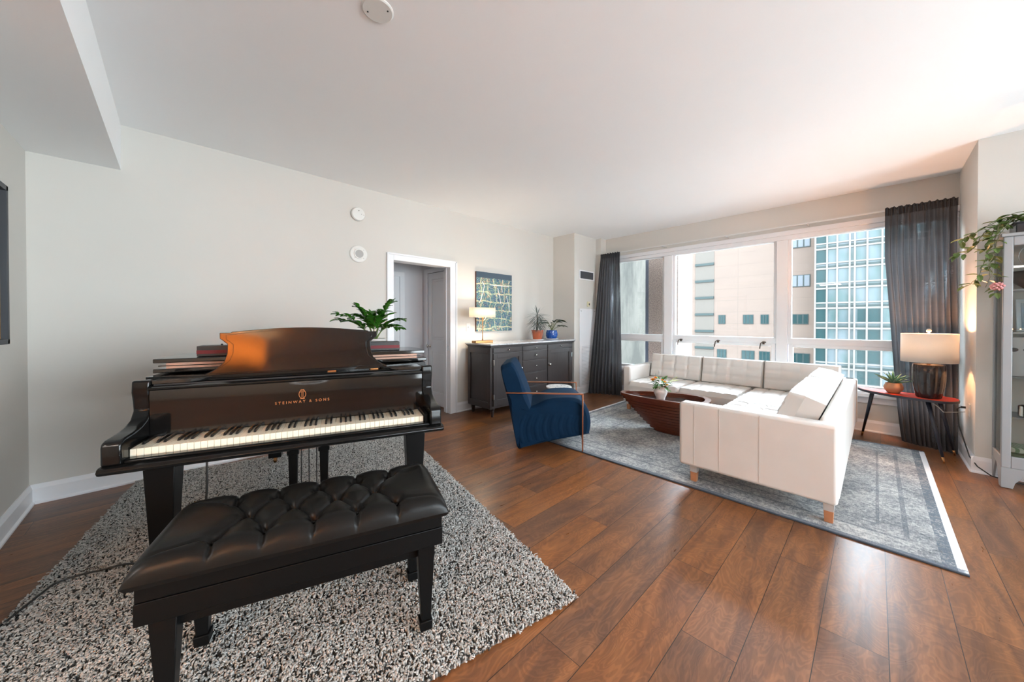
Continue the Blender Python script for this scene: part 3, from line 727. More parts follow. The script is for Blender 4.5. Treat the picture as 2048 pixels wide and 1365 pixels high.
# ------------------------------------------------------------------ piano bench (same heading as the piano)
bench = thing('piano_bench', 'black piano bench with a button-tufted leather seat in front of the keyboard', 'bench', tuple(rt @ Vector((.717, -.44, 0))), PA)
leather = NT('black_leather'); o_ = leather.obj()
leather.set(Base_Color=(.006, .0055, .005), Roughness=leather.math('ADD', .27, leather.math('MULTIPLY', leather.noise(o_, 25, 3), .14)), Specular_IOR_Level=.22)
leather.bump(leather.noise(o_, 220, 3, .6), .12, .001); leather = leather.mat
btn = [(x, -.135) for x in (-.285, -.145, .002, .145, .288)] + [(x, -.015) for x in (-.215, -.072, .072, .215)] + [(x, .105) for x in (-.285, -.145, .002, .145, .288)]
seams = []
for i in range(5): seams.append((btn[i], (btn[i][0], -.215))); seams.append((btn[9 + i], (btn[9 + i][0], .215)))
for i in range(4):
    for j in (i, i + 1): seams.append((btn[5 + i], btn[j])); seams.append((btn[5 + i], btn[9 + j]))
for s_ in (-1, 1): seams.append(((s_ * .288, -.135), (s_ * .50, -.19))); seams.append(((s_ * .288, .105), (s_ * .50, .18))); 
def segd(px, py, a, b):
    ax, ay = a; bx, by = b; dx, dy = bx - ax, by - ay; L = dx * dx + dy * dy
    t = max(0, min(1, ((px - ax) * dx + (py - ay) * dy) / L)); return math.hypot(px - ax - dx * t, py - ay - dy * t), t
def bench_top(a, b):
    x = -.482 + .964 * a; y = -.212 + .424 * b
    ex = min(a, 1 - a) * .964; ey = min(b, 1 - b) * .424
    e = (1 - (1 - min(1, ex / .075)) ** 2.4) * (1 - (1 - min(1, ey / .06)) ** 2.4)
    h = .012 + .072 * e ** .55
    dip = 0
    for (bx, by) in btn: dd = math.hypot(x - bx, y - by); dip = max(dip, .030 * math.exp(-(dd / .021) ** 2) )
    cr = 0
    for k, (s0, s1) in enumerate(seams):
        if abs(x - s0[0]) > .25: continue
        dd, t = segd(x, y, s0, s1); w = .0055 + .002 * abs(t - .5)
        cr = max(cr, (.013 if k < 26 else .008 * (1 - t)) * math.exp(-(dd / w) ** 2) + .010 * math.exp(-(dd / .032) ** 2) * (1 if k < 26 else .5))
    return (x, y, .50 + max(.004, h - (dip + cr) * min(1, e * 1.6)))
m = MB(); m.grid(230, 104, bench_top)
# underside skirt closing the cushion
n0 = [bench_top(i / 230, 0) for i in range(231)] + [bench_top(1, j / 104) for j in range(1, 105)] + [bench_top(1 - i / 230, 1) for i in range(1, 231)] + [bench_top(0, 1 - j / 104) for j in range(1, 104)]
nn_ = len(n0); m.add(n0 + [(p[0] * .98, p[1] * .975, .497) for p in n0], [(i, nn_ + i, nn_ + (i + 1) % nn_, (i + 1) % nn_) for i in range(nn_)])
m.build('seat_cushion', leather, bench, smooth=True)
for bx, by in btn: m = MB(); m.sphere((bx, by, .50 + .050), .0085, 10, 6, .5); m.build('button', leather, bench, smooth=True)
m = MB(); m.box(-.458, .458, -.19, .19, .448, .502); m.build('seat_frame', lac_matte, bench, bevel=.002)
m = MB(); m.box(-.460, .460, -.192, .192, .378, .446); m.build('storage_box', lac_matte, bench, bevel=.002)
m = MB(); m.box(-.38, .38, -.15, -.125, .325, .378); m.box(-.38, .38, .125, .15, .325, .378); m.build('rail', lac_matte, bench, bevel=.002)
for sx in (-1, 1):
    for sy in (-1, 1):
        l = MB(); x = sx * .398; y = sy * .152
        l.frustum((x - .019, x + .019, y - .019, y + .019), (x - .034, x + .034, y - .030, y + .030), .07, .378)
        l.frustum((x - .023, x + .023, y - .023, y + .023), (x - .026, x + .026, y - .026, y + .026), .03, .07)
        l.build('leg', lac_matte, bench, bevel=.003)
m = MB(); m.m = Matrix.Translation((.46, .03, .415)) @ Matrix.Rotation(R(90), 4, 'Y'); m.lathe([(.02, 0), (.024, .006), (.024, .02), (.018, .024)], seg=20); m.build('height_knob', lac_matte, bench, smooth=False)

# ------------------------------------------------------------------ white sectional sofa
wl_ = NT('white_leather'); o_ = wl_.obj()
wl_.set(Base_Color=wl_.mix(wl_.noise(o_, 5, 3), lin((210, 205, 199)), lin((222, 218, 213))), Roughness=.38, Specular_IOR_Level=.5)
wl_.bump(wl_.noise(o_, 60, 4, .6), .10, .002); wleather = wl_.mat
sofa = thing('sectional_sofa', 'large white leather corner sofa with tufted cushions on the grey rug', 'sofa', (-1.34, 4.3, .010))
def SP(mb, name, mat=None, **k):
    o = mb.build(name, mat or wleather, sofa, **k); o.location = (1.34, -4.3, -.010); return o
ZB, ZT = .135, .635
m = MB(); m.box(-1.10, -.155, 2.93, 3.05, ZB, ZT); SP(m, 'armrest', bevel=.022, seg=4)
m = MB()
for x in (-.985, -.81, -.56): m.box(x - .0016, x + .0016, 2.9285, 2.9305, ZB + .02, ZT - .01)
SP(m, 'stitching', M('seam_grey', (200, 192, 184), .6))
m = MB(); m.box(-2.55, -2.44, 4.70, 5.62, ZB, ZT); SP(m, 'armrest', bevel=.022, seg=4)
m = MB(); m.box(-.26, -.152, 3.03, 5.64, ZB, ZT - .004); SP(m, 'back_frame', bevel=.022, seg=4)
m = MB(); m.box(-2.46, -.14, 5.52, 5.64, ZB, ZT - .004); SP(m, 'back_frame', bevel=.022, seg=4)
m = MB(); m.box(-1.09, -.16, 3.04, 5.55, ZB, .30); m.box(-2.45, -.16, 4.70, 5.55, ZB, .30); SP(m, 'base_frame', bevel=.012)
def tufted(x0, x1, y0, y1, z0, th, nx, ny, depth=.012, crown=.015, res=.018, wr=0.0):
    "horizontal cushion with a quilted top"
    m = MB(); W_, D_ = x1 - x0, y1 - y0; gx, gy = max(8, int(W_ / res)), max(8, int(D_ / res))
    def top(a, b):
        ex = min(a, 1 - a) * W_; ey = min(b, 1 - b) * D_
        e = math.sqrt(max(0, 1 - (1 - min(1, ex / .03)) ** 2)) * math.sqrt(max(0, 1 - (1 - min(1, ey / .03)) ** 2))
        fx = a * nx; fy = b * ny
        dx = min(fx % 1, 1 - fx % 1) / nx * W_; dy = min(fy % 1, 1 - fy % 1) / ny * D_
        gr = 0
        if .5 < fx < nx - .5: gr = max(gr, math.exp(-(dx / .012) ** 2))
        if .5 < fy < ny - .5: gr = max(gr, math.exp(-(dy / .012) ** 2))
        pk = math.exp(-(math.hypot(dx, dy) / .025) ** 2) if (.5 < fx < nx - .5 and .5 < fy < ny - .5) else 0
        x = x0 + W_ * a; y = y0 + D_ * b
        wv = wr * (noise.noise(Vector((x * 9, y * 22, z0 * 5))) + .5 * noise.noise(Vector((x * 25, y * 9, 3))))
        return (x, y, z0 + th * (.55 + .45 * e) + crown * math.sin(math.pi * a) * math.sin(math.pi * b) - (gr * depth + pk * depth * 1.1) * e + wv * e)
    m.grid(gx, gy, top)
    ring = [top(i / gx, 0) for i in range(gx + 1)] + [top(1, j / gy) for j in range(1, gy + 1)] + [top(1 - i / gx, 1) for i in range(1, gx + 1)] + [top(0, 1 - j / gy) for j in range(1, gy)]
    n = len(ring); m.add(ring + [(p[0], p[1], z0) for p in ring], [(i, n + i, n + (i + 1) % n, (i + 1) % n) for i in range(n)] + [tuple(range(2 * n - 1, n - 1, -1))])
    return m
for (a, b) in ((-2.435, -1.76), (-1.755, -1.085)):
    SP(tufted(a, b, 4.64, 5.38, .30, .14, 4, 4), 'seat_cushion', auto=50)
SP(tufted(-1.08, -.255, 3.06, 4.30, .30, .14, 5, 6, .016, .012, wr=.006), 'seat_cushion', auto=50)
SP(tufted(-1.08, -.255, 4.305, 5.38, .30, .14, 5, 6, .012, .012, wr=.004), 'seat_cushion', auto=50)
def back_cushion(width, height, thick, nx, ny, mtx, wr=0.0):
    t = tufted(-width / 2, width / 2, 0, height, 0, thick, nx, ny, .010, .02, wr=wr)
    m = MB(); m.v = [tuple(mtx @ Vector(p)) for p in t.v]; m.f = t.f; return m
# long side: tops lean back against the window-side frame
for (a, b) in ((-2.43, -1.705), (-1.70, -.985), (-.98, -.27)):
    mt_ = Matrix.Translation(((a + b) / 2, 5.40, .415)) @ Matrix.Rotation(R(78), 4, 'X')
    m = back_cushion(b - a, .365, .12, 4, 3, mt_); SP(m, 'back_cushion', auto=50)
for (a, b) in ((3.18, 4.30), (4.31, 5.16)):
    mt_ = Matrix.Translation((-.345, (a + b) / 2, .425)) @ Matrix.Rotation(R(-90), 4, 'Z') @ Matrix.Rotation(R(68), 4, 'X')
    m = back_cushion(b - a, .31, .215, 4, 3, mt_, wr=.008); SP(m, 'back_cushion', auto=50)
oak = M('oak_leg', (176, 120, 84), .5, var=.12, nsc=30)
for (x, y) in ((-1.00, 2.985), (-.20, 2.985), (-2.49, 4.76), (-2.49, 5.56), (-.20, 5.56), (-1.0, 5.56)):
    l = MB(); l.frustum((x - .021, x + .021, y - .021, y + .021), (x - .024, x + .024, y - .024, y + .024), .011, .085); lo = SP(l, 'leg', oak, bevel=.002)
    l = MB(); l.frustum((x - .0245, x + .0245, y - .0245, y + .0245), (x - .027, x + .027, y - .027, y + .027), .085, .14); c_ = l.build('leg_bracket', M('pale_steel_bracket', (196, 194, 192), .35, .3), lo)

# ------------------------------------------------------------------ coffee table: stack of walnut layers, glass set into the rim
walnut = NT('walnut_layers'); o_ = walnut.obj()
walnut.set(Base_Color=walnut.mix(walnut.noise(walnut.scale(o_, (3, 3, 30)), 5, 4, .6), lin((66, 30, 18)), lin((112, 56, 36))), Roughness=.2); walnut = walnut.mat
ct = thing('coffee_table', 'boat-shaped coffee table of stacked dark wood layers with a glass top', 'coffee table', (-1.72, 4.10, .011), R(12))
def boat(L, Wd, n=44):
    "pointed at -x, blunt rounded at +x"
    p = []
    for i in range(n):
        a = 2 * math.pi * i / n; x = math.cos(a); y = math.sin(a)
        xs_ = math.copysign(abs(x) ** .85, x); p.append((L * xs_, Wd * math.copysign(abs(y) ** .8, y) * (.74 + .26 * xs_)))
    return p
def chp(t):   # layer outline, t=0 bottom .. 1 top
    L = .20 + .29 * t ** .85; Wd = .15 + .20 * t ** .6
    return [(x + .10 * (1 - t), y) for x, y in boat(L, Wd)]
nl = 12; zt = .405
for i in range(nl):
    z0 = zt * i / nl; z1 = zt * (i + 1) / nl
    if i < nl - 2:
        m = MB(); m.prism(chp(i / (nl - 1)), z0, z1 - .007); m.prism([(x * .90, y * .90) for x, y in chp(i / (nl - 1))], z1 - .007, z1)
    else:
        m = MB(); o1 = chp(i / (nl - 1)); i1 = [(x * .88, y * .84) for x, y in o1]; n = len(o1)
        vs = [(x, y, z0) for x, y in o1] + [(x, y, z1 - .001) for x, y in o1] + [(x, y, z1 - .001) for x, y in i1] + [(x, y, z0) for x, y in i1]
        m.add(vs, [(a * n + k, a * n + (k + 1) % n, ((a + 1) % 4) * n + (k + 1) % n, ((a + 1) % 4) * n + k) for a in range(4) for k in range(n)])
    o = m.build('wood_layer', walnut, ct, auto=35)
i1 = [(x * .90, y * .86) for x, y in chp(1.0)]
m = MB(); m.prism(i1, zt - .058, zt - .050); m.build('glass_top', M('dark_glass', (.02, .022, .024), .02, Specular_IOR_Level=1.0), ct)
# vase with a mixed bouquet on the glass
vt = thing('flower_vase', 'white vase of orange flowers and green leaves on the coffee table', 'vase', (-1.73, 4.06, .3665)); vt.scale = (1.3, 1.3, 1.3)
m = MB(); m.lathe([(.030, 0), (.034, .004), (.040, .03), (.055, .065), (.058, .085), (.050, .102), (.037, .112), (.039, .125), (.034, .125), (.032, .112)], seg=32); m.build('vase_body', M('white_glaze', (226, 214, 208), .2), vt, auto=60)
m = MB(); m.lathe([(.033, -.001), (.034, .006)], seg=32); m.build('foot_ring', dark, vt)
random.seed(11)
leafg = M('bouquet_green', (70, 120, 42), .5, var=.35, nsc=30); leafy = M('yellow_green_frond', (176, 190, 48), .5, var=.2, nsc=30)
m = MB(); top = Vector((0, 0, .12))
for i in range(70):
    a = random.uniform(0, 6.28); r_ = random.uniform(.0, .06); b_ = top + Vector((r_ * math.cos(a), r_ * math.sin(a), random.uniform(-.01, .07)))
    m.leaf(b_, (math.cos(a), math.sin(a), random.uniform(-.3, 1.0)), (0, 0, 1), random.uniform(.035, .065), random.uniform(.014, .026), .5)
m.build('foliage', leafg, vt)
m = MB(); st = Vector((.03, .02, .15)); d_ = Vector((.72, .62, .55)).normalized()
for i in range(9):
    p = st + d_ * (.014 * i) + Vector((0, 0, -.0004 * i * i))
    for s_ in (-1, 1): m.leaf(p, Vector((d_.x, d_.y, .2)) + Vector((-d_.y * s_, d_.x * s_, 0)) * .9, (0, 0, 1), .045 - .002 * i, .011, .2)
m.tube([st - d_ * .03, st, st + d_ * .12], .0015, 5)
m.build('fern_frond', leafy, vt)
def bloom(mb, c, r, n=18):
    for k in range(3):
        for i in range(n - 4 * k):
            a = 6.283 * i / (n - 4 * k) + k; el = .15 + .45 * k
            mb.leaf(Vector(c), (math.cos(a) * math.cos(el), math.sin(a) * math.cos(el), math.sin(el)), (0, 0, 1), r * (1 - .18 * k), r * .35, -.5, 3)
    mb.sphere((c[0], c[1], c[2] + r * .25), r * .35, 8, 6)
org = M('orange_petal', (240, 140, 24), .5, var=.1); yel = M('yellow_petal', (240, 176, 40), .5); dred = M('dark_red_petal', (120, 44, 44), .5)
for c_, r_, mt_ in (((-.055, -.035, .175), .03, org), ((-.035, -.025, .195), .024, org), ((.045, -.02, .165), .022, yel), ((.055, .0, .14), .02, yel), ((.03, -.04, .185), .018, org), ((.05, -.03, .125), .02, dred), ((.01, .05, .19), .02, dred)):
    m = MB(); bloom(m, c_, r_); m.build('flower', mt_, vt)
m = MB()
for c_ in ((-.045, .0, .19), (-.03, .03, .22)): m.leaf(c_, (-.1, .1, 1), (1, 0, 0), .05, .012, .1)
m.build('grey_leaf', M('grey_green_leaf', (88, 102, 100), .6), vt)

# ------------------------------------------------------------------ blue velvet armchair with flat steel arms
velvet = NT('blue_velvet'); o_ = velvet.obj()
velvet.set(Base_Color=velvet.mix(velvet.noise(o_, 7, 3), lin((2, 27, 48)), lin((6, 42, 70))), Roughness=.8, Specular_IOR_Level=.15, Sheen_Weight=.06, Sheen_Roughness=.35, Sheen_Tint=lin((90, 160, 205)))
velvet.bump(velvet.noise(o_, 300, 2), .1, .001); velvet = velvet.mat
copper = M('rose_copper', (178, 124, 96), .3, 1.0)
AC = thing('armchair', 'dark blue velvet armchair with thin copper metal arms at the rug edge', 'armchair', (-2.467 - .66 * .33, 2.448 + .752 * .33, 0), math.atan2(.66, .752))
HW = .30
def rib_body(prof, y0, y1, nm, ribs=0, amp=.006, bev=.02):
    m = MB(); n = len(prof)
    ny = 24; vs = []; fs = []
    for j in range(ny + 1):
        y = y0 + (y1 - y0) * j / ny; e = min(j, ny - j) / ny * (y1 - y0); ins = 0
        if e < bev: ins = bev - math.sqrt(max(0, bev * bev - (bev - e) ** 2))
        cx0 = sum(p[0] for p in prof) / n; cz0 = sum(p[1] for p in prof) / n
        for (x, z) in prof:
            d = math.hypot(x - cx0, z - cz0) or 1
            vs.append((x + (cx0 - x) / d * ins, y, z + (cz0 - z) / d * ins))
    for j in range(ny):
        for i in range(n): k = (i + 1) % n; fs.append((j*n+i, j*n+k, (j+1)*n+k, (j+1)*n+i))
    fs.append(tuple(range(n))); fs.append(tuple(ny*n + i for i in range(n - 1, -1, -1)))
    return m.add(vs, fs)
def spline(pts, k=6):
    r = []; n = len(pts)
    for i in range(n):
        p0, p1, p2, p3 = (Vector(pts[(i + q) % n]) for q in (-1, 0, 1, 2))
        for j in range(k):
            t = j / k; v = .5 * ((2*p1) + (-p0+p2)*t + (2*p0-5*p1+4*p2-p3)*t*t + (-p0+3*p1-3*p2+p3)*t**3); r.append((v.x, v.y))
    return r
seat = [(-.05, .40), (.14, .43), (.30, .50), (.46, .52), (.60, .51), (.69, .43), (.725, .30), (.71, .18), (.68, .16), (.33, .085), (.05, .008), (.0, .004), (-.03, .20)]
back = [(-.005, .012), (-.05, .22), (-.105, .50), (-.175, .80), (-.13, .85), (-.06, .865), (-.005, .78), (.07, .60), (.135, .42), (.14, .365), (.03, .355), (.02, .10)]
m = rib_body(spline(seat, 5), -HW, HW, 's', bev=.035)
m.build('seat', velvet, AC, auto=50)
# curved vertical ribs of the gathered side panels
for s_ in (-1, 1):
    m = MB()
    def sidep(a, b, s_=s_):
        # a along seat length, b bottom->top
        xb = .02 + .63 * a; zb = .035 + .13 * a
        xt = .05 + .60 * a; ztp = .36 + .02 * math.sin(math.pi * a)
        x = xb + (xt - xb) * b - .05 * math.sin(math.pi * b) * (1 - a * .4); z = zb + (ztp - zb) * b
        rib = .010 * abs(math.sin(math.pi * 8 * a))
        e = min(1, min(a, 1 - a) / .04) * min(1, min(b, 1 - b) / .08)
        return (x, s_ * (HW - .006 + rib * e), z)
    m.grid(96, 12, sidep); m.build('side_panel', velvet, AC, smooth=True)
m = rib_body(back if False else spline(back, 5), -HW - .005, HW + .005, 'b', bev=.04); m.build('backrest', velvet, AC, auto=50)
for s_ in (-1, 1):
    m = MB(); y = s_ * (HW + .03)
    m.box(-.115, .645, y - .016, y + .016, .566, .578); m.box(.633, .645, y - .016, y + .016, .0115, .566)
    m.build('arm_frame', copper, AC, bevel=.002)
    m = MB(); m.box(-.09, .02, y - s_ * .03 - .004, y - s_ * .03 + .012, .535, .566); m.build('arm_bracket', copper, AC, bevel=.003)
m = MB(); m.box(.633, .645, -(HW + .03), HW + .03, .12, .15); m.build('cross_bar', copper, AC, bevel=.002)

# ------------------------------------------------------------------ small round marble side table
mosaic = NT('inlaid_marble'); o_ = mosaic.obj(); vx = mosaic.node('ShaderNodeTexVoronoi', feature='DISTANCE_TO_EDGE'); mosaic.l.new(o_, vx.inputs[0]); vx.inputs['Scale'].default_value = 16
sx_, sy_, sz_ = mosaic.sep(o_); rr_ = mosaic.math('SQRT', mosaic.math('ADD', mosaic.math('MULTIPLY', sx_, sx_), mosaic.math('MULTIPLY', sy_, sy_)))
msk = mosaic.math('MULTIPLY', mosaic.math('LESS_THAN', vx.outputs[0], .035), mosaic.math('LESS_THAN', rr_, .13))
mosaic.set(Base_Color=mosaic.mix(msk, lin((228, 226, 222)), lin((116, 120, 128))), Roughness=.2); mosaic = mosaic.mat
ST = thing('side_table', 'small round side table with an inlaid white top between armchair and sideboard', 'side table', (-2.935, 3.69, 0))
m = MB(); m.prism([(.172 * math.cos(2 * math.pi * i / 12), .172 * math.sin(2 * math.pi * i / 12)) for i in range(12)], .40, .418); m.build('tabletop', mosaic, ST, bevel=.003)
m = MB(); m.lathe([(.15, .375), (.16, .40)], seg=24); m.lathe([(.018, .02), (.018, .375)], seg=16); m.build('pedestal', dark, ST)
m = MB(); m.lathe([(.105, 0), (.105, .012), (.03, .022)], seg=32); m.build('base', dark, ST)

# ------------------------------------------------------------------ sideboard
esp = NT('espresso_paint'); o_ = esp.obj()
esp.set(Base_Color=esp.mix(esp.noise(esp.scale(o_, (8, 8, 1)), 4, 3), lin((52, 46, 46)), lin((64, 58, 58))), Roughness=.33); espresso = esp.mat
marb = NT('grey_marble'); o_ = marb.obj()
marb.set(Base_Color=marb.ramp(marb.noise(o_, 7, 7, .65, 1.5), [(.3, lin((150, 150, 154))), (.55, lin((204, 204, 206))), (.8, lin((224, 224, 224)))]), Roughness=.15); marble = marb.mat
SB = thing('sideboard', 'dark brown sideboard with a grey marble top against the long wall', 'sideboard', (-3.78, 3.91, 0))
def B(mb, name, mat, parent=SB, **k): return mb.build(name, mat, parent, **k)
y0, y1, xf, xb = -.90, .88, .25, -.24           # local: +x faces the room
m = MB(); m.box(xb, xf, y0, y1, .115, .935); B(m, 'body', espresso, bevel=.004)
m = MB()
for (a, b, c_, d_) in ((y0 - .0, y0 + .0, 0, 0),): pass
for yy, s_ in ((y0, -1), (y1, 1)):
    m = MB()
    for (xa, xb2, za, zb) in ((xb, xb + .05, .115, .935), (xf - .05, xf, .115, .935), (xb + .05, xf - .05, .115, .20), (xb + .05, xf - .05, .85, .935)):
        m.box(xa, xb2, min(yy, yy + s_ * .014), max(yy, yy + s_ * .014), za, zb)
    B(m, 'end_frame', espresso, bevel=.002)
m = MB(); m.prism([(xb - .01, y0 - .02), (xf + .02, y0 - .02), (xf + .02, y1 + .02), (xb - .01, y1 + .02)], .935, .950); m.prism([(xb - .02, y0 - .035), (xf + .035, y0 - .035), (xf + .035, y1 + .035), (xb - .02, y1 + .035)], .950, .966); B(m, 'cornice', espresso, bevel=.004)
m = MB(); m.box(xb - .03, xf + .045, y0 - .045, y1 + .045, .966, .986); B(m, 'marble_top', marble, bevel=.004)
silver = chrome_m
def knob(mb, x, y, z, r=.011):
    mb.m = Matrix.Translation((x, y, z)) @ Matrix.Rotation(R(90), 4, 'Y'); mb.lathe([(.004, 0), (.004, .012), (r, .016), (r * 1.05, .022), (r * .6, .028), (.001, .029)], seg=16)
cy0, cy1 = -.31, .23
for (a, b) in ((y0 + .03, cy0 - .015), (cy0 + .0, cy1), (cy1 + .015, y1 - .03)):
    m = MB(); m.box(xf, xf + .012, a, b, .865, .925); dr = B(m, 'drawer', espresso, bevel=.003)
    k = MB(); knob(k, xf + .012, (a + b) / 2, .895, .010); B(k, 'knob', silver, dr, smooth=True)
for z0, z1 in ((.72, .855), (.545, .71), (.34, .535), (.15, .33)):
    m = MB(); m.box(xf, xf + .012, cy0, cy1, z0, z1); m.box(xf + .012, xf + .015, cy0 + .012, cy1 - .012, z0 + .012, z1 - .012); dr = B(m, 'drawer', espresso, bevel=.003)
    k = MB(); knob(k, xf + .015, (cy0 + cy1) / 2, (z0 + z1) / 2, .013); B(k, 'knob', silver, dr, smooth=True)
for (a, b, kn) in ((y0 + .03, cy0 - .015, -1), (cy1 + .015, y1 - .03, 1)):
    m = MB()
    for (ya, yb, za, zb) in ((a, a + .065, .15, .855), (b - .065, b, .15, .855), (a + .065, b - .065, .79, .855), (a + .065, b - .065, .15, .23)): m.box(xf, xf + .016, ya, yb, za, zb)
    m.box(xf, xf + .003, a + .065, b - .065, .23, .79); dr = B(m, 'door', espresso, bevel=.003)
    ky = b - .03 if kn < 0 else a + .03
    k = MB(); k.m = Matrix.Translation((xf + .016, ky, .62)); k.sphere((.012, 0, 0), .022, 14, 8); k.m = Matrix.Identity(4); k.box(xf + .014, xf + .02, ky - .018, ky + .018, .595, .645); B(k, 'latch_knob', silver, dr, smooth=True)
    hy = a + .004 if kn < 0 else b - .004
    for hz in (.24, .70): k = MB(); k.box(xf + .004, xf + .022, hy - .006, hy + .006, hz, hz + .07); B(k, 'hinge', silver, dr)
for yy in (y0 + .045, y1 - .045):
    for xx in (xb + .045, xf - .03):
        m = MB(); m.lathe([(.016, 0), (.018, .01), (.024, .06), (.028, .085), (.020, .092), (.034, .10), (.034, .116)], (xx, yy, 0), 20); B(m, 'foot', espresso, auto=50)

# ------------------------------------------------------------------ things on the sideboard and above it
SBZ = .986
warm = (1.0, .62, .33)
def emis(name, rgb, st, base=(.8, .78, .74)):
    t = NT(name); t.set(Base_Color=base, Roughness=.8, Emission_Color=tuple(rgb) + (1,), Emission_Strength=st); return t.mat
L1 = thing('table_lamp', 'brass table lamp with a small lit white shade on the sideboard', 'lamp', (-3.80, 3.085, SBZ))
m = MB(); m.box(-.045, .045, -.155, .155, 0, .035); m.build('base', brass_m, L1, bevel=.004)
m = MB(); m.lathe([(.012, .035), (.009, .05), (.006, .06), (.006, .35)], seg=16); m.lathe([(.012, .33), (.016, .345), (.012, .36)], seg=16); m.build('pole', brass_m, L1, auto=40)
for s_ in (-1, 1):
    m = MB(); m.tube([(0, 0, .30), (0, s_ * .03, .315), (0, s_ * .055, .345), (0, s_ * .055, .385)], .004, 8); m.build('arm', brass_m, L1, smooth=True)
def shade_mat(name, em, rgb):
    t = NT(name); tr = t.node('ShaderNodeBsdfTranslucent'); tr.inputs[0].default_value = (.85, .80, .72, 1); df = t.node('ShaderNodeBsdfDiffuse'); df.inputs[0].default_value = (.86, .84, .8, 1)
    wv = t.noise(t.scale(t.obj(), (200, 200, 30)), 3, 2); t.inp(df.inputs[0], t.mix(wv, (.86, .83, .78), (.80, .77, .72)))
    mx = t.node('ShaderNodeMixShader'); mx.inputs[0].default_value = .55; t.l.new(df.outputs[0], mx.inputs[1]); t.l.new(tr.outputs[0], mx.inputs[2])
    t.l.new(mx.outputs[0], t.out.inputs[0]); return t.mat
shade_m = shade_mat('linen_shade', 0, warm)
sm2 = NT('cream_linen_shade'); tr2 = sm2.node('ShaderNodeBsdfTranslucent'); tr2.inputs[0].default_value = (.42, .46, .50, 1); df2 = sm2.node('ShaderNodeBsdfDiffuse'); sm2.inp(df2.inputs[0], sm2.mix(sm2.noise(sm2.scale(sm2.obj(), (200, 200, 30)), 3, 2), (.84, .80, .74), (.76, .72, .66)))
mx2 = sm2.node('ShaderNodeMixShader'); mx2.inputs[0].default_value = .38; sm2.l.new(df2.outputs[0], mx2.inputs[1]); sm2.l.new(tr2.outputs[0], mx2.inputs[2]); sm2.l.new(mx2.outputs[0], sm2.out.inputs[0]); shade_m2 = sm2.mat
def ring_shade(rx, ry, z0, z1, rounded=None):
    m = MB(); seg = 48; vs = []; fs = []
    for z in (z0, z1):
        for k in range(seg):
            a = 2 * math.pi * k / seg; ca, sa = math.cos(a), math.sin(a)
            if rounded: ca = math.copysign(abs(ca) ** rounded, ca); sa = math.copysign(abs(sa) ** rounded, sa)
            vs.append((rx * ca, ry * sa, z))
    for k in range(seg): fs.append((k, (k + 1) % seg, seg + (k + 1) % seg, seg + k))
    return m.add(vs, fs)
ring_shade(.075, .205, .355, .49, .5).build('lamp_shade', shade_m, L1, smooth=True, solid=.002)
m = MB(); m.sphere((0, 0, .42), .022, 12, 8); m.build('bulb', emis('lamp_bulb_small', (1, .8, .55), 25.0), L1, smooth=True)
l_ = lamp('sideboard_lamp_light', 'POINT', (-3.80, 3.085, SBZ + .42), 18.0, (1.0, .82, .62), .03); 

# abstract painting
pa = NT('city_painting'); o_ = pa.obj(); px_, py_, pz_ = pa.sep(o_)      # local y -0.36..0.36, z 0..0.885
n1 = pa.noise(o_, 9, 4, .6); wob = pa.math('MULTIPLY', pa.math('SUBTRACT', n1, .5), .06)
yy_ = pa.math('ADD', py_, wob); zz_ = pa.math('ADD', pz_, wob)
gx_ = pa.math('LESS_THAN', pa.math('FRACT', pa.math('ADD', pa.math('MULTIPLY', yy_, 7.0), pa.math('MULTIPLY', pa.noise(o_, 3.0, 2), 2.2))), .13)
gz_ = pa.math('LESS_THAN', pa.math('FRACT', pa.math('ADD', pa.math('MULTIPLY', zz_, 8.0), pa.math('MULTIPLY', pa.noise(o_, 2.0, 2), 1.2))), .16)
cells = pa.ramp(pa.noise(o_, 13, 5, .7), [(.34, lin((20, 48, 76))), (.46, lin((50, 92, 124))), (.54, lin((64, 120, 112))), (.60, lin((120, 92, 96))), (.70, lin((200, 190, 160)))])
streets = pa.ramp(pa.noise(o_, 45, 3, .7), [(.35, lin((92, 120, 84))), (.48, lin((150, 176, 160))), (.56, lin((214, 206, 160))), (.64, lin((206, 140, 116))), (.74, lin((226, 232, 228)))])
c_ = pa.mix(pa.math('MAXIMUM', gx_, gz_), cells, streets)
dots = pa.math('GREATER_THAN', pa.noise(o_, 110, 2, .5), .62); c_ = pa.mix(pa.math('MULTIPLY', dots, .7), c_, lin((236, 232, 190)))
top_ = pa.math('GREATER_THAN', pa.math('ADD', pz_, pa.math('MULTIPLY', wob, .3)), .80)
c_ = pa.mix(top_, c_, lin((52, 72, 88)))
pa.set(Base_Color=c_, Roughness=.45); pa.bump(pa.noise(o_, 60, 4), .5, .004); painting_m = pa.mat
PT = thing('city_painting', 'unframed painting of a colourful city grid hung above the sideboard', 'painting', (XL, 3.545, 1.14))
m = MB(); m.box(.002, .032, -.36, .36, 0, .885); m.build('canvas', M('painted_edge_brown', (88, 48, 36), .6), PT)
m = MB(); m.box(.032, .034, -.36, .36, 0, .885); m.build('painted_surface', painting_m, PT)
wht = M('white_stroke', (232, 234, 236), .5); m = MB()
for pts in ([(-.25, .74), (-.21, .68), (-.24, .56), (-.30, .42)], [(.06, .66), (.10, .52), (.12, .42)], [(.14, .70), (.15, .60)], [(.24, .55), (.28, .42), (.31, .30)], [(-.10, .70), (.0, .70), (.30, .70)]):
    for (a, b), (c2, d2) in zip(pts[:-1], pts[1:]): m.tube([(.034, a, b), (.034, c2, d2)], .005, 6)
m.build('brush_stroke', wht, PT)
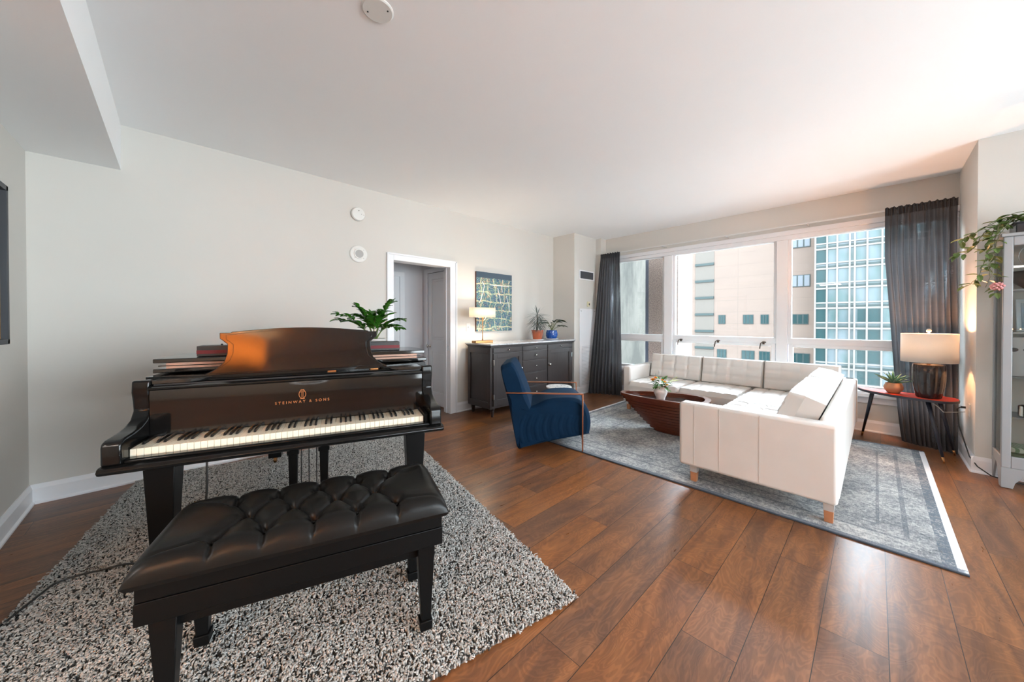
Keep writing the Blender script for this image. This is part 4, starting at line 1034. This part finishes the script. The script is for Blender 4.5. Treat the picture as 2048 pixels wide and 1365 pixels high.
# second picture cut by the left edge
P2 = thing('framed_picture', 'dark framed picture at the left edge of the photo', 'picture', (-3.12, YB, 1.15))
pw, ph = .80, .92; m = MB()
for (a, b, c2, d2) in ((-pw/2, -pw/2 + .03, 0, ph), (pw/2 - .03, pw/2, 0, ph), (-pw/2, pw/2, 0, .03), (-pw/2, pw/2, ph - .03, ph)): m.box(a, b, .0, .045, c2, d2)
m.build('frame', M('slate_frame', (54, 58, 64), .5), P2, bevel=.002)
m = MB(); m.box(-pw/2 + .03, pw/2 - .03, .0, .02, .03, ph - .03); m.build('gold_mat', M('gold_mat', (150, 112, 64), .5, var=.3, nsc=20), P2)
m = MB(); m.box(-pw/2 + .07, pw/2 - .07, .02, .022, .07, ph - .07); m.build('print', M('grey_print', (150, 156, 160), .6, var=.15, nsc=8), P2)

# potted plants on the sideboard
terra = M('terracotta_glaze', (160, 84, 54), .3, var=.2, nsc=20); blueg = NT('cobalt_glaze'); o_ = blueg.obj()
blueg.set(Base_Color=blueg.mix(blueg.math('GREATER_THAN', blueg.noise(o_, 60, 2), .64), lin((28, 78, 158)), lin((150, 186, 220))), Roughness=.12); blueg = blueg.mat
soil = M('potting_soil', (48, 36, 28), .95, var=.3, nsc=80); saucer = M('glass_saucer', (206, 210, 214), .1)
def pot(t, prof, mat, soil_r, soil_z, sauc=None):
    m = MB(); m.lathe(prof, seg=36); m.build('pot', mat, t, auto=50)
    m = MB(); m.lathe([(.001, soil_z + .003), (soil_r, soil_z)][::-1], seg=24); m.build('soil', soil, t)
    if sauc: m = MB(); m.lathe([(sauc * .8, 0), (sauc, .004), (sauc, .014), (sauc * .95, .014), (sauc * .85, .006)], seg=36); m.build('saucer', saucer, t, auto=50)
random.seed(5)
D = thing('dracaena', 'spiky drooping dracaena in a brown terracotta pot on the sideboard', 'potted plant', (-3.79, 4.215, SBZ))
pot(D, [(.068, .012), (.072, .014), (.092, .14), (.098, .142), (.098, .158), (.088, .158), (.084, .14), (.08, .13)], terra, .085, .140, .10)
m = MB(); m.tube([(0, 0, .13), (.005, .0, .25), (-.005, -.005, .40)], .010, 8, .007); m.build('stem', M('stem_bark', (96, 86, 70), .8), D, smooth=True)
m = MB()
for i in range(120):
    a = random.uniform(0, 6.283); z = random.uniform(.20, .40); el = random.uniform(.1, .9) + (z - .3) * 2
    m.leaf((0, 0, z), (math.cos(a) * math.cos(el), math.sin(a) * math.cos(el), math.sin(el)), (0, 0, 1), random.uniform(.16, .25), .010, random.uniform(1.3, 2.4), 8, wide=.4)
for i in range(9):
    a = random.uniform(0, 6.283); el = random.uniform(.9, 1.4)
    m.leaf((0, 0, .40), (math.cos(a) * math.cos(el), math.sin(a) * math.cos(el), math.sin(el)), (0, 0, 1), random.uniform(.14, .2), .008, .3, 6)
m.build('foliage', M('dracaena_leaf', (92, 104, 100), .45, var=.35, nsc=9), D)
Cc = thing('calathea', 'broad-leaved calathea in a cobalt blue pot at the right end of the sideboard', 'potted plant', (-3.80, 4.585, SBZ))
pot(Cc, [(.07, .012), (.085, .02), (.10, .06), (.10, .10), (.088, .14), (.09, .15), (.082, .15), (.078, .135)], blueg, .08, .132, .11)
gl = M('calathea_leaf', (58, 70, 44), .4, var=.4, nsc=14); ml = MB(); ms = MB()
for i in range(17):
    a = random.uniform(0, 6.283); el = random.uniform(.45, 1.25); L_ = random.uniform(.10, .20)
    e_ = Vector((math.cos(a) * math.cos(el), math.sin(a) * math.cos(el), math.sin(el))) * L_ + Vector((0, 0, .14))
    ms.tube([(0, 0, .13), e_ * .55 + Vector((0, 0, .07)), e_], .0025, 5)
    ml.leaf(e_, (math.cos(a), math.sin(a), .45), (0, 0, 1), random.uniform(.13, .19), random.uniform(.05, .07), .9, 8, fold=.25)
ml.build('foliage', gl, Cc); ms.build('stem', M('calathea_stem', (110, 116, 60), .6), Cc)

# ZZ plant on the piano lid
ZZ = thing('zz_plant', 'glossy green zz plant standing on the piano lid behind the music desk', 'potted plant', tuple(rt @ Vector((1.03, .90, 1.035))), 0)
pot(ZZ, [(.06, 0), (.065, .003), (.085, .10), (.09, .105), (.09, .115), (.08, .115), (.078, .10)], M('white_pot', (210, 206, 200), .4), .08, .1)
ml = MB(); ms = MB(); zzl = M('zz_leaf', (52, 104, 30), .22, var=.45, nsc=12)
cr_ = Vector((.72, .69, 0)); cf = Vector((-.69, .72, 0))     # sideways in the picture, and away from it
stems = [(-.30, .02, .16), (-.24, -.08, .20), (-.15, .06, .20), (-.10, -.06, .25), (-.03, .02, .20), (.03, .08, .22), (.13, .0, .29), (.12, -.06, .19), (.19, .04, .16), (.05, -.10, .17), (.20, -.04, .10)]
for (sx2, sf, h_) in stems:
    tip = cr_ * sx2 + cf * sf + Vector((0, 0, .10 + h_)); base = Vector((sx2 * .1, sf * .1, .10)); ctrl = base + (tip - base) * .4 + Vector((0, 0, .10))
    pts = [base * (1-t)**2 + ctrl * 2*t*(1-t) + tip * t*t for t in [i / 10 for i in range(11)]]
    ms.tube(pts, .0045, 6, .002)
    for i in range(3, 11):
        d2 = (pts[i] - pts[i-1]).normalized(); sd = d2.cross(Vector((0, 0, 1)));
        if sd.length < .1: sd = Vector((1, 0, 0))
        sd.normalize()
        for s_ in (-1, 1):
            ml.leaf(pts[i], d2 * .7 + sd * s_ * .9 + Vector((0, 0, random.uniform(-.2, .4))), (0, 0, 1), random.uniform(.065, .09), random.uniform(.034, .044), .3, 5, fold=.25)
    ml.leaf(pts[-1], d2, (0, 0, 1), .06, .024, .1, 5)
ml.build('foliage', zzl, ZZ); ms.build('stem', M('zz_stem', (96, 120, 56), .5), ZZ, smooth=True)

# ------------------------------------------------------------------ curtains
def curtain_mat(name, dens):
    t = NT(name); o = t.obj()
    df = t.node('ShaderNodeBsdfDiffuse'); tr = t.node('ShaderNodeBsdfTranslucent'); tp = t.node('ShaderNodeBsdfTransparent')
    sl = t.noise(t.scale(o, (3, 3, 130)), 3, 3, .6)
    t.inp(df.inputs[0], t.mix(sl, lin((54, 54, 56)), lin((84, 83, 84)))); tr.inputs[0].default_value = lin((140, 138, 142)) + (1,); tp.inputs[0].default_value = (.85, .92, 1.0, 1)
    m1 = t.node('ShaderNodeMixShader'); m1.inputs[0].default_value = .14; t.l.new(df.outputs[0], m1.inputs[1]); t.l.new(tr.outputs[0], m1.inputs[2])
    m2 = t.node('ShaderNodeMixShader'); t.inp(m2.inputs[0], t.math('MULTIPLY', t.math('MULTIPLY', t.ramp(sl, [(.35, .4), (.65, 1.0)]), t.ramp(t.noise(t.scale(o, (1, .2, .12)), 13, 2, .5), [(.42, .25), (.58, .6), (.68, 2.4)])), dens)); t.l.new(m1.outputs[0], m2.inputs[1]); t.l.new(tp.outputs[0], m2.inputs[2])
    t.l.new(m2.outputs[0], t.out.inputs[0]); return t.mat
cur_m = curtain_mat('charcoal_sheer', .12)
def curtain(name, label, top, bot, z1, nf, amp_t, amp_b, mid=None, seed=0, z0=.012):
    "top/bot: ((x,y),(x,y)) edge lines; folds grow towards the hem"
    t = thing(name, label, 'curtain', ((top[0][0] + top[1][0]) / 2, top[0][1], z0)); ox, oy, oz = t.location
    m = MB(); nx, nz = nf * 14, 46
    def fn(a, b):
        z = z0 + (z1 - z0) * b
        ph = 2 * math.pi * nf * (a + .035 * noise.noise(Vector((a * 6, b * 1.6, seed))) ) 
        am = amp_b + (amp_t - amp_b) * b
        am *= .65 + .6 * noise.noise(Vector((a * 5 + seed, b * 1.2, 4)))
        tb = b ** 1.0
        if mid: tb = mid(b)
        x0_ = bot[0][0] + (top[0][0] - bot[0][0]) * tb; x1_ = bot[1][0] + (top[1][0] - bot[1][0]) * tb
        y0_ = bot[0][1] + (top[0][1] - bot[0][1]) * tb; y1_ = bot[1][1] + (top[1][1] - bot[1][1]) * tb
        if b > .955: am *= .6
        return (x0_ + (x1_ - x0_) * a + .3 * am * math.cos(ph * 1.0 + 1) - ox, y0_ + (y1_ - y0_) * a + am * math.sin(ph) - oy, z - oz)
    m.grid(nx, nz, fn); m.build('fabric', cur_m, t, smooth=True)
    # gathered heading
    h = MB()
    def hd(a, b):
        z = z1 - .06 + .085 * b; am = .014; x = top[0][0] + (top[1][0] - top[0][0]) * a; y = top[0][1] + am * math.sin(2 * math.pi * nf * 1.7 * a + .6 * math.sin(9 * a)) - .004
        return (x - ox, y - oy, z - oz + .006 * math.sin(2 * math.pi * nf * .9 * a) * b)
    h.grid(nf * 18, 6, hd); h.build('heading', M(name + '_heading', (58, 60, 64), .9, var=.2, nsc=30), t, smooth=True)
    return t
curtain('left_curtain', 'long charcoal curtain hanging at the left end of the window beside the closet wall', ((-3.49, 5.60), (-3.11, 5.60)), ((-3.555, 5.30), (-3.03, 5.54)), 2.48, 9, .022, .045, seed=1).name = 'curtain'
curtain('right_curtain', 'charcoal curtain hanging at the right end of the window behind the red table', ((.06, 5.58), (.555, 5.58)), ((.20, 5.56), (.545, 5.40)), 2.49, 11, .024, .050, mid=lambda b: min(1, (b * 1.25) ** .8) if b < .8 else 1, seed=5).name = 'curtain'

# ------------------------------------------------------------------ boomerang table with lamp and aloe
redtop = NT('red_lacquer'); o_ = redtop.obj(); redtop.set(Base_Color=redtop.mix(redtop.noise(o_, 8, 3), lin((188, 48, 28)), lin((212, 74, 46))), Roughness=.4, Specular_IOR_Level=.3); redtop = redtop.mat
navy = M('navy_leg', (28, 34, 48), .35)
RT = thing('retro_side_table', 'kidney-shaped red-topped side table with splayed navy legs before the right curtain', 'side table', (.22, 5.18, 0))
outl = spline([(-.355, .20), (-.28, .03), (-.10, -.12), (.08, -.19), (.22, -.20), (.305, -.10), (.30, .06), (.16, .14), (-.02, .13), (-.20, .20), (-.31, .26)], 6)
m = MB(); m.prism([(x * .985, y * .985) for x, y in outl], .563, .566); m.build('red_surface', redtop, RT)
m = MB(); m.prism(outl, .540, .563); m.build('tabletop', navy, RT, bevel=.003)
for (x0_, y0_, x1_, y1_) in ((-.24, .16, -.315, .36), (.12, -.10, .205, -.19), (.20, .02, .30, .16), ):
    m = MB(); m.tube([(x0_, y0_, .54), (x1_, y1_, .055)], .018, 12, .010); lg = m.build('leg', navy, RT, smooth=True)
    m = MB(); dx, dy = (x1_ - x0_) / .485 * .05, (y1_ - y0_) / .485 * .05; m.tube([(x1_, y1_, .055), (x1_ + dx, y1_ + dy, .004)], .0102, 12, .008); m.build('brass_ferrule', brass_m, lg, smooth=True)
L2 = thing('ceramic_lamp', 'dark ribbed ceramic lamp with a wide lit drum shade on the red side table', 'lamp', (.345, 5.10, .567))
m = MB(); seg = 72; vs = []; fs = []
prof = [(.064, 0), (.070, .008), (.082, .08), (.090, .16), (.092, .24), (.089, .305), (.084, .314), (.02, .318)]
for r_, z in prof:
    for k in range(seg):
        a = 2 * math.pi * k / seg; rr_ = r_ * 1.17 * (1 + (.09 * abs(math.cos(4.5 * a)) ** .7 - .08 if r_ > .03 else 0)); vs.append((rr_ * math.cos(a), rr_ * math.sin(a), z))
for i in range(len(prof) - 1):
    for k in range(seg): fs.append((i*seg+k, i*seg+(k+1) % seg, (i+1)*seg+(k+1) % seg, (i+1)*seg+k))
fs.append(tuple(range(seg - 1, -1, -1))); m.add(vs, fs); m.build('base', M('black_bronze_glaze', (34, 30, 32), .18, var=.3, nsc=10), L2, auto=50)
m = MB(); m.lathe([(.012, .32), (.012, .345), (.02, .35), (.02, .375)], seg=16); m.tube([(0, -.05, .37), (0, -.05, .59), (0, 0, .605), (0, .05, .59), (0, .05, .37)], .002, 6); m.build('harp', brass_m, L2)
ring_shade(.178, .178, .335, .602).build('lamp_shade', shade_m2, L2, smooth=True, solid=.002)
m = MB(); m.lathe([(.006, .60), (.006, .615), (.014, .618), (.018, .632), (.010, .645), (.001, .647)], seg=16); m.build('finial', M('crystal_finial', (220, 206, 190), .1), L2, smooth=True)
m = MB(); m.sphere((0, 0, .50), .03, 14, 8); m.build('bulb', emis('lamp_bulb_large', (1, .7, .42), 10.0), L2, smooth=True)
lamp('window_lamp_light', 'POINT', (.345, 5.10, .567 + .525), 32.0, (1.0, .47, .21), .045)
AL = thing('aloe_plant', 'small aloe in a round tan clay pot on the red side table', 'potted plant', (.125, 5.19, .567))
pot(AL, [(.035, 0), (.045, .004), (.068, .04), (.070, .065), (.058, .092), (.055, .102), (.048, .102), (.050, .09)], M('tan_clay', (170, 122, 88), .45, var=.15, nsc=15), .05, .088)
ml = MB()
for i in range(20):
    a = i * 2.4; el = .15 + .06 * i; el = min(1.35, el)
    ml.leaf((0, 0, .09), (math.cos(a) * math.cos(el), math.sin(a) * math.cos(el), math.sin(el)), (0, 0, 1), random.uniform(.12, .18), .020, -.35 if i < 8 else .3, 6, fold=.5, wide=.25)
ml.build('foliage', M('aloe_leaf', (84, 128, 104), .35, var=.3, nsc=20), AL, solid=.002)
OT = wall_plate('wall_outlet', 'wall outlet with two plugs on the column beside the red side table', 'outlet', (XC, 5.135, .485), math.pi, 'outlet')
cc = MB(); cc.tube([(.345, 5.10, .569), (.33, 4.99, .57)], .003); cc = MB()
cc.tube([(.36, 5.05, .535), (.40, 5.02, .50), (.43, 5.02, .46), (.50, 5.06, .465), (.56, 5.12, .468)], .0035, 8); tag(cc.build('lamp_cord', M('clear_grey_cord', (150, 150, 148), .4), smooth=True), 'pale lamp cord looping from under the red side table to the outlet', 'cord')
cc = MB(); cc.box(.538, .566, 5.127, 5.143, .497, .515); cc.tube([(.54, 5.135, .506), (.515, 5.11, .49), (.52, 5.05, .35), (.55, 4.98, .20), (.565, 4.92, .12), (.60, 4.86, .06), (.66, 4.80, .02), (.75, 4.78, .006), (1.0, 4.80, .006)], .0045, 8)
tag(cc.build('extension_cord', M('black_cord_b', (30, 30, 30), .5), smooth=True), 'black cord dropping from the outlet to behind the grey cabinet', 'cord')

# ------------------------------------------------------------------ grey glass cabinet at the right edge
gmet = M('grey_metal_paint', (146, 148, 150), .4, var=.02); gback = M('cabinet_back_grey', (150, 152, 156), .5)
CB = thing('glass_cabinet', 'tall grey metal display cabinet with glass doors at the right edge', 'cabinet', (1.13, 4.75, 0))
cx0, cx1, cyf, cyb = -.455, .455, -.165, .165       # local; front faces -y
m = MB()
for x in (cx0, cx1 - .045): m.box(x, x + .045, cyf, cyf + .03, .16, 1.93); m.box(x, x + .045, cyb - .03, cyb, .16, 1.93)
m.box(cx0 + .045, cx1 - .045, cyf + .001, cyf + .03, 1.86, 1.93); m.box(cx0 + .045, cx1 - .045, cyf + .001, cyf + .03, .16, .25); m.box(cx0 - .012, cx1 + .012, cyf - .012, cyb, 1.93, 1.955); m.box(cx0 + .03, cx1 - .03, cyf + .03, cyb - .03, .175, .19)
for x in (cx0 + .001, cx1 - .021): m.box(x, x + .02, cyf + .03, cyb - .03, .16, .24); m.box(x, x + .02, cyf + .03, cyb - .03, 1.88, 1.93)
m.box(-.02, .02, cyf, cyf + .03, .25, 1.86); m.build('body', gmet, CB, bevel=.004)
m = MB(); m.box(cx0 + .045, cx1 - .045, cyb - .014, cyb - .010, .19, 1.93); m.build('back_panel', gback, CB)
for (a, b) in ((cx0 + .047, -.022), (.022, cx1 - .047)):
    m = MB(); m.box(a, b, cyf + .008, cyf + .012, .255, 1.855); dr = m.build('glass_door', glass_m, CB)
for x in (cx0 + .01, cx1 - .014):
    m = MB(); m.box(x, x + .004, cyf + .03, cyb - .03, .24, 1.88); m.build('side_glass', glass_m, CB)
for z in (.55, .86, 1.20, 1.53):
    m = MB(); m.box(cx0 + .02, cx1 - .02, cyf + .035, cyb - .01, z - .012, z); m.build('shelf', gmet if z < 1 else M('frosted_shelf', (190, 194, 198), .2), CB)
for sx in (-1, 1):
    for sy in (-1, 1):
        x = sx * .455; y = cyf if sy < 0 else cyb
        m = MB(); a, b = (x, x - sx * .10)
        prof2 = [(x, .16), (x - sx * .16, .16), (x - sx * .11, .12), (x - sx * .065, .05), (x - sx * .055, .006), (x, .006)]
        if sx > 0: prof2 = prof2[::-1]
        yy0 = cyf if sy < 0 else cyb - .02; m.prism(prof2, yy0, yy0 + .02, 'y')
        y = y - sy * -.0 - (.0205 if sy > 0 else -.0205); pr3 = [(y, .17), (y - sy * .14, .17), (y - sy * .09, .11), (y - sy * .045, .006), (y, .006)]
        if sy < 0: pr3 = pr3[::-1]
        xx0 = x if sx < 0 else x - .012; m.prism(pr3, xx0, xx0 + .012, 'x')
        m.build('foot', gmet, CB, bevel=.002)
# inside the cabinet
it = thing('serving_bowl', 'dark brown bowl on the top shelf of the glass cabinet', 'bowl', (.86, 4.76, 1.531))
m = MB(); m.lathe([(.06, 0), (.065, .01), (.12, .06), (.135, .14), (.130, .14), (.11, .06), (.05, .015)], seg=36); m.build('bowl_body', M('brown_stoneware', (66, 56, 54), .35), it, smooth=True)
it = thing('wicker_tray', 'pale round wire tray leaning above the dark bowl in the cabinet', 'tray', (.90, 4.82, 1.672))
m = MB()
for r_ in (.03, .06, .09, .12): m.tube([(r_ * math.cos(2 * math.pi * i / 24), .0, .125 + r_ * math.sin(2 * math.pi * i / 24)) for i in range(25)], .003, 5)
m.build('rings', M('tray_wire', (170, 168, 164), .4, .5), it)
it = thing('blue_picture_frame', 'pale blue framed picture standing on the second cabinet shelf', 'picture', (.86, 4.84, 1.201)); it.rotation_euler = (R(-6), 0, R(4))
m = MB(); m.box(-.085, .085, -.008, .008, 0, .26); m.build('frame', M('pale_blue_frame', (186, 204, 214), .5), it, bevel=.004)
m = MB(); m.box(-.06, .06, -.010, -.007, .03, .23); m.build('print', M('blue_print', (128, 158, 176), .5, var=.2), it)
it = thing('light_string', 'warm glowing string of tiny lights on the second cabinet shelf', 'string lights', (.86, 4.66, 1.205))
m = MB(); m.tube([(-.14, 0, .02), (-.05, .01, .012), (.05, -.01, .02), (.15, 0, .012)], .0015, 5); m.build('wire', brass_m, it)
m = MB()
for i in range(8): m.sphere((-.13 + i * .037, 0, .018), .004, 8, 6)
m.build('bulbs', emis('fairy_bulbs', (1, .55, .25), 6), it)
it = thing('white_organizer', 'white tray with dark oval openings on the third cabinet shelf', 'organizer', (.86, 4.67, 1.05)); it.location.z = .861
m = MB(); m.box(-.16, .16, -.04, .10, 0, .30); m.build('case', M('white_enamel', (200, 203, 205), .4), it, bevel=.006)
m = MB()
for i in range(5):
    m.m = Matrix.Translation((-.128 + i * .064, -.0405, .205)) @ Matrix.Rotation(R(90), 4, 'X'); m.lathe([(.022, 0), (.022, .002)], seg=20, sx=1, sy=.7)
m.build('opening', M('dark_opening', (64, 70, 78), .4), it)
it = thing('steel_jar', 'short shiny steel jar on the low cabinet shelf', 'jar', (.815, 4.67, .551))
m = MB(); m.lathe([(.05, 0), (.055, .005), (.055, .085), (.05, .09), (.045, .085), (.045, .01)], seg=32); m.build('jar_body', chrome_m, it, auto=40)
gc = NT('green_check_cloth'); o_ = gc.obj(); cx3, cy3, cz3 = gc.sep(o_)
gc.set(Base_Color=gc.mix(gc.math('GREATER_THAN', gc.math('SINE', gc.math('MULTIPLY', gc.math('ADD', cx3, cy3), 160)), 0), lin((120, 150, 118)), lin((206, 216, 200))), Roughness=.9); gc = gc.mat
it = thing('cloth_stack', 'folded green checked cloths on the bottom of the cabinet', 'cloth', (.86, 4.72, .1915))
for i in range(3): m = MB(); m.box(-.15 + .004 * i, .15, -.10, .10, .042 * i, .042 * i + .04); m.build('folded_cloth', gc if i == 2 else M('green_cloth', (98, 120, 98), .9), it, bevel=.012)

# hoya trailing from a black planter on top of the cabinet
HY = thing('trailing_hoya', 'trailing hoya vine with leaves spilling from a black planter atop the grey cabinet', 'potted plant', (.955, 4.72, 1.956))
m = MB(); m.box(-.22, .22, -.10, .10, 0, .085); m.box(-.235, .235, -.11, .11, .07, .085); m.build('planter', M('gloss_black_planter', (38, 40, 44), .15), HY, bevel=.006)
m = MB(); m.box(-.21, .21, -.09, .09, .085, .087); m.build('soil', soil, HY)
vm = MB(); lm = MB(); random.seed(21)
vines = [[(-.10, 0, .09), (-.24, -.04, .13), (-.36, -.08, .06), (-.42, -.09, -.10), (-.40, -.10, -.30), (-.44, -.10, -.42)],
         [(-.12, .02, .09), (-.26, -.02, .14), (-.40, -.06, .09), (-.55, -.05, .02), (-.60, -.02, -.02)],
         [(-.05, -.03, .09), (-.22, -.08, .12), (-.34, -.12, .0), (-.38, -.12, -.16), (-.42, -.13, -.24), (-.36, -.12, -.36)],
         [(-.08, .0, .09), (-.28, -.02, .10), (-.42, -.05, .05), (-.50, -.06, -.06), (-.58, -.05, -.12), (-.66, -.02, -.10)],
         [(-.06, .02, .09), (-.24, -.06, .10), (-.38, -.10, -.02), (-.44, -.10, -.20), (-.50, -.08, -.34), (-.58, -.06, -.40)],
         [(.05, 0, .09), (-.06, -.06, .16), (-.16, -.10, .12), (-.10, -.12, .17), (.0, -.12, .20)],
         [(.0, 0, .09), (-.15, -.05, .16), (-.30, -.08, .13), (-.37, -.10, -.04), (-.36, -.10, -.22), (-.33, -.11, -.40), (-.36, -.11, -.46)]]
vines = [[(x if x > -.2 else -.2 + (x + .2) * .68, y, z) for x, y, z in v_] for v_ in vines]
for v_ in vines:
    V_ = [Vector(p) for p in v_]; pts = []
    for i in range(len(V_) - 1):
        p0, p1, p2, p3 = V_[max(i-1, 0)], V_[i], V_[i+1], V_[min(i+2, len(V_)-1)]
        for j in range(6): t_ = j / 6; pts.append(.5 * ((2*p1) + (-p0+p2)*t_ + (2*p0-5*p1+4*p2-p3)*t_*t_ + (-p0+3*p1-3*p2+p3)*t_**3) + Vector((random.uniform(-1, 1), random.uniform(-1, 1), random.uniform(-1, 1))) * .004)
    vm.tube(pts, .0028, 6, .0018)
    for i in range(4, len(pts), 2):
        for s_ in (-1, 1):
            if random.random() < .15: continue
            a = random.uniform(0, 6.28); lm.leaf(pts[i], (math.cos(a), math.sin(a) * .8, random.uniform(-.7, .3)), (0, 0, 1), random.uniform(.055, .095), random.uniform(.026, .040), .4, 5, fold=.2)
vm.build('vine', M('hoya_vine', (112, 112, 84), .6), HY, smooth=True); lm.build('foliage', M('hoya_leaf', (98, 120, 66), .35, var=.35, nsc=14), HY)
m = MB(); fc = Vector((-.30, -.115, -.40))
for i in range(40):
    a = math.acos(1 - 2 * (i + .5) / 40); b_ = i * 2.4; m.sphere(tuple(fc + Vector((math.sin(a) * math.cos(b_), math.sin(a) * math.sin(b_), math.cos(a) * .8)) * .034), .008, 6, 4)
m.build('flower_cluster', M('pink_hoya_bloom', (214, 150, 152), .5, var=.15, nsc=40), HY)

# ------------------------------------------------------------------ the part of the flat behind the camera: added fill lamps, and the pendant for the desk's warm reflection
def fill_panel(x, y, z, e, sz=.5, colr=(1.0, .93, .86)):  # added fixture out of view, raises the light level indoors
    t = thing('added_ceiling_light', 'added flush square ceiling fill light in the dropped ceiling, ' + ('nearer the kitchen wall' if x < 0 else 'nearer the side wall'), 'ceiling light', (x, y, z), 0, 'added ceiling lights behind the camera')
    m = MB(); m.box(-sz/2 - .03, sz/2 + .03, -sz/2 - .03, sz/2 + .03, -.02, 0); m.build('frame', plastic, t)
    d = bpy.data.lights.new('added_ceiling_lamp', 'AREA'); d.size = sz; d.energy = e; d.color = colr
    o = bpy.data.objects.new('added_ceiling_lamp', d); COL.objects.link(o); o.location = (x, y, z - .025)
def fill_lantern(x, y, z, e, lab):  # added unseen globe lamp, neutral fill for walls and ceiling
    t = thing('added_floor_lantern', lab, 'lamp', (x, y, 0))
    m = MB(); m.lathe([(.14, 0), (.14, .02), (.015, .03), (.012, .05), (.012, z - .2)], seg=24); m.build('stand', brass_m, t, auto=40)
    m = MB(); m.sphere((0, 0, z), .22, 32, 20); m.build('lantern_shade', emis('fill_lantern_paper_' + str(int(e)), (1, .98, .95), e / 60.0), t, smooth=True)
    lamp('lantern_fill_light', 'POINT', (x, y, z), e, (.92, .96, 1.0), .23)
    bpy.data.objects[-1] if False else None
fill_lantern(2.35, 1.1, .85, 28, 'added white paper globe fill lamp in the dining area right of the camera')
fill_lantern(2.35, 2.7, .85, 28, 'added white paper globe fill lamp near the display cabinet')
fill_lantern(2.2, -1.3, .9, 26, 'added white paper globe fill lamp behind and right of the camera')
for (x, y) in ((-1.0, -3.0), (1.9, -3.6)): fill_panel(x, y, SOF, 34)
PD = thing('pendant_lamp', 'very wide amber drum pendant lamp hanging behind the camera', 'pendant lamp', (1.18, -2.05, 1.86))
warm_shade = NT('amber_shade'); tr = warm_shade.node('ShaderNodeBsdfTranslucent'); tr.inputs[0].default_value = (.95, .60, .30, 1); warm_shade.l.new(tr.outputs[0], warm_shade.out.inputs[0]); warm_shade = warm_shade.mat
ring_shade(.45, .45, 0, .46).build('lamp_shade', warm_shade, PD, smooth=True, solid=.002)
m = MB(); m.tube([(0, 0, .25), (0, 0, SOF - 1.86)], .008, 8); m.tube([(-.45, 0, .45), (.45, 0, .45)], .005, 6); m.tube([(0, -.45, .45), (0, .45, .45)], .005, 6); m.build('stem', brass_m, PD)
lamp('pendant_light', 'POINT', (1.18, -2.05, 2.06), 72, (1.0, .60, .30), .10)
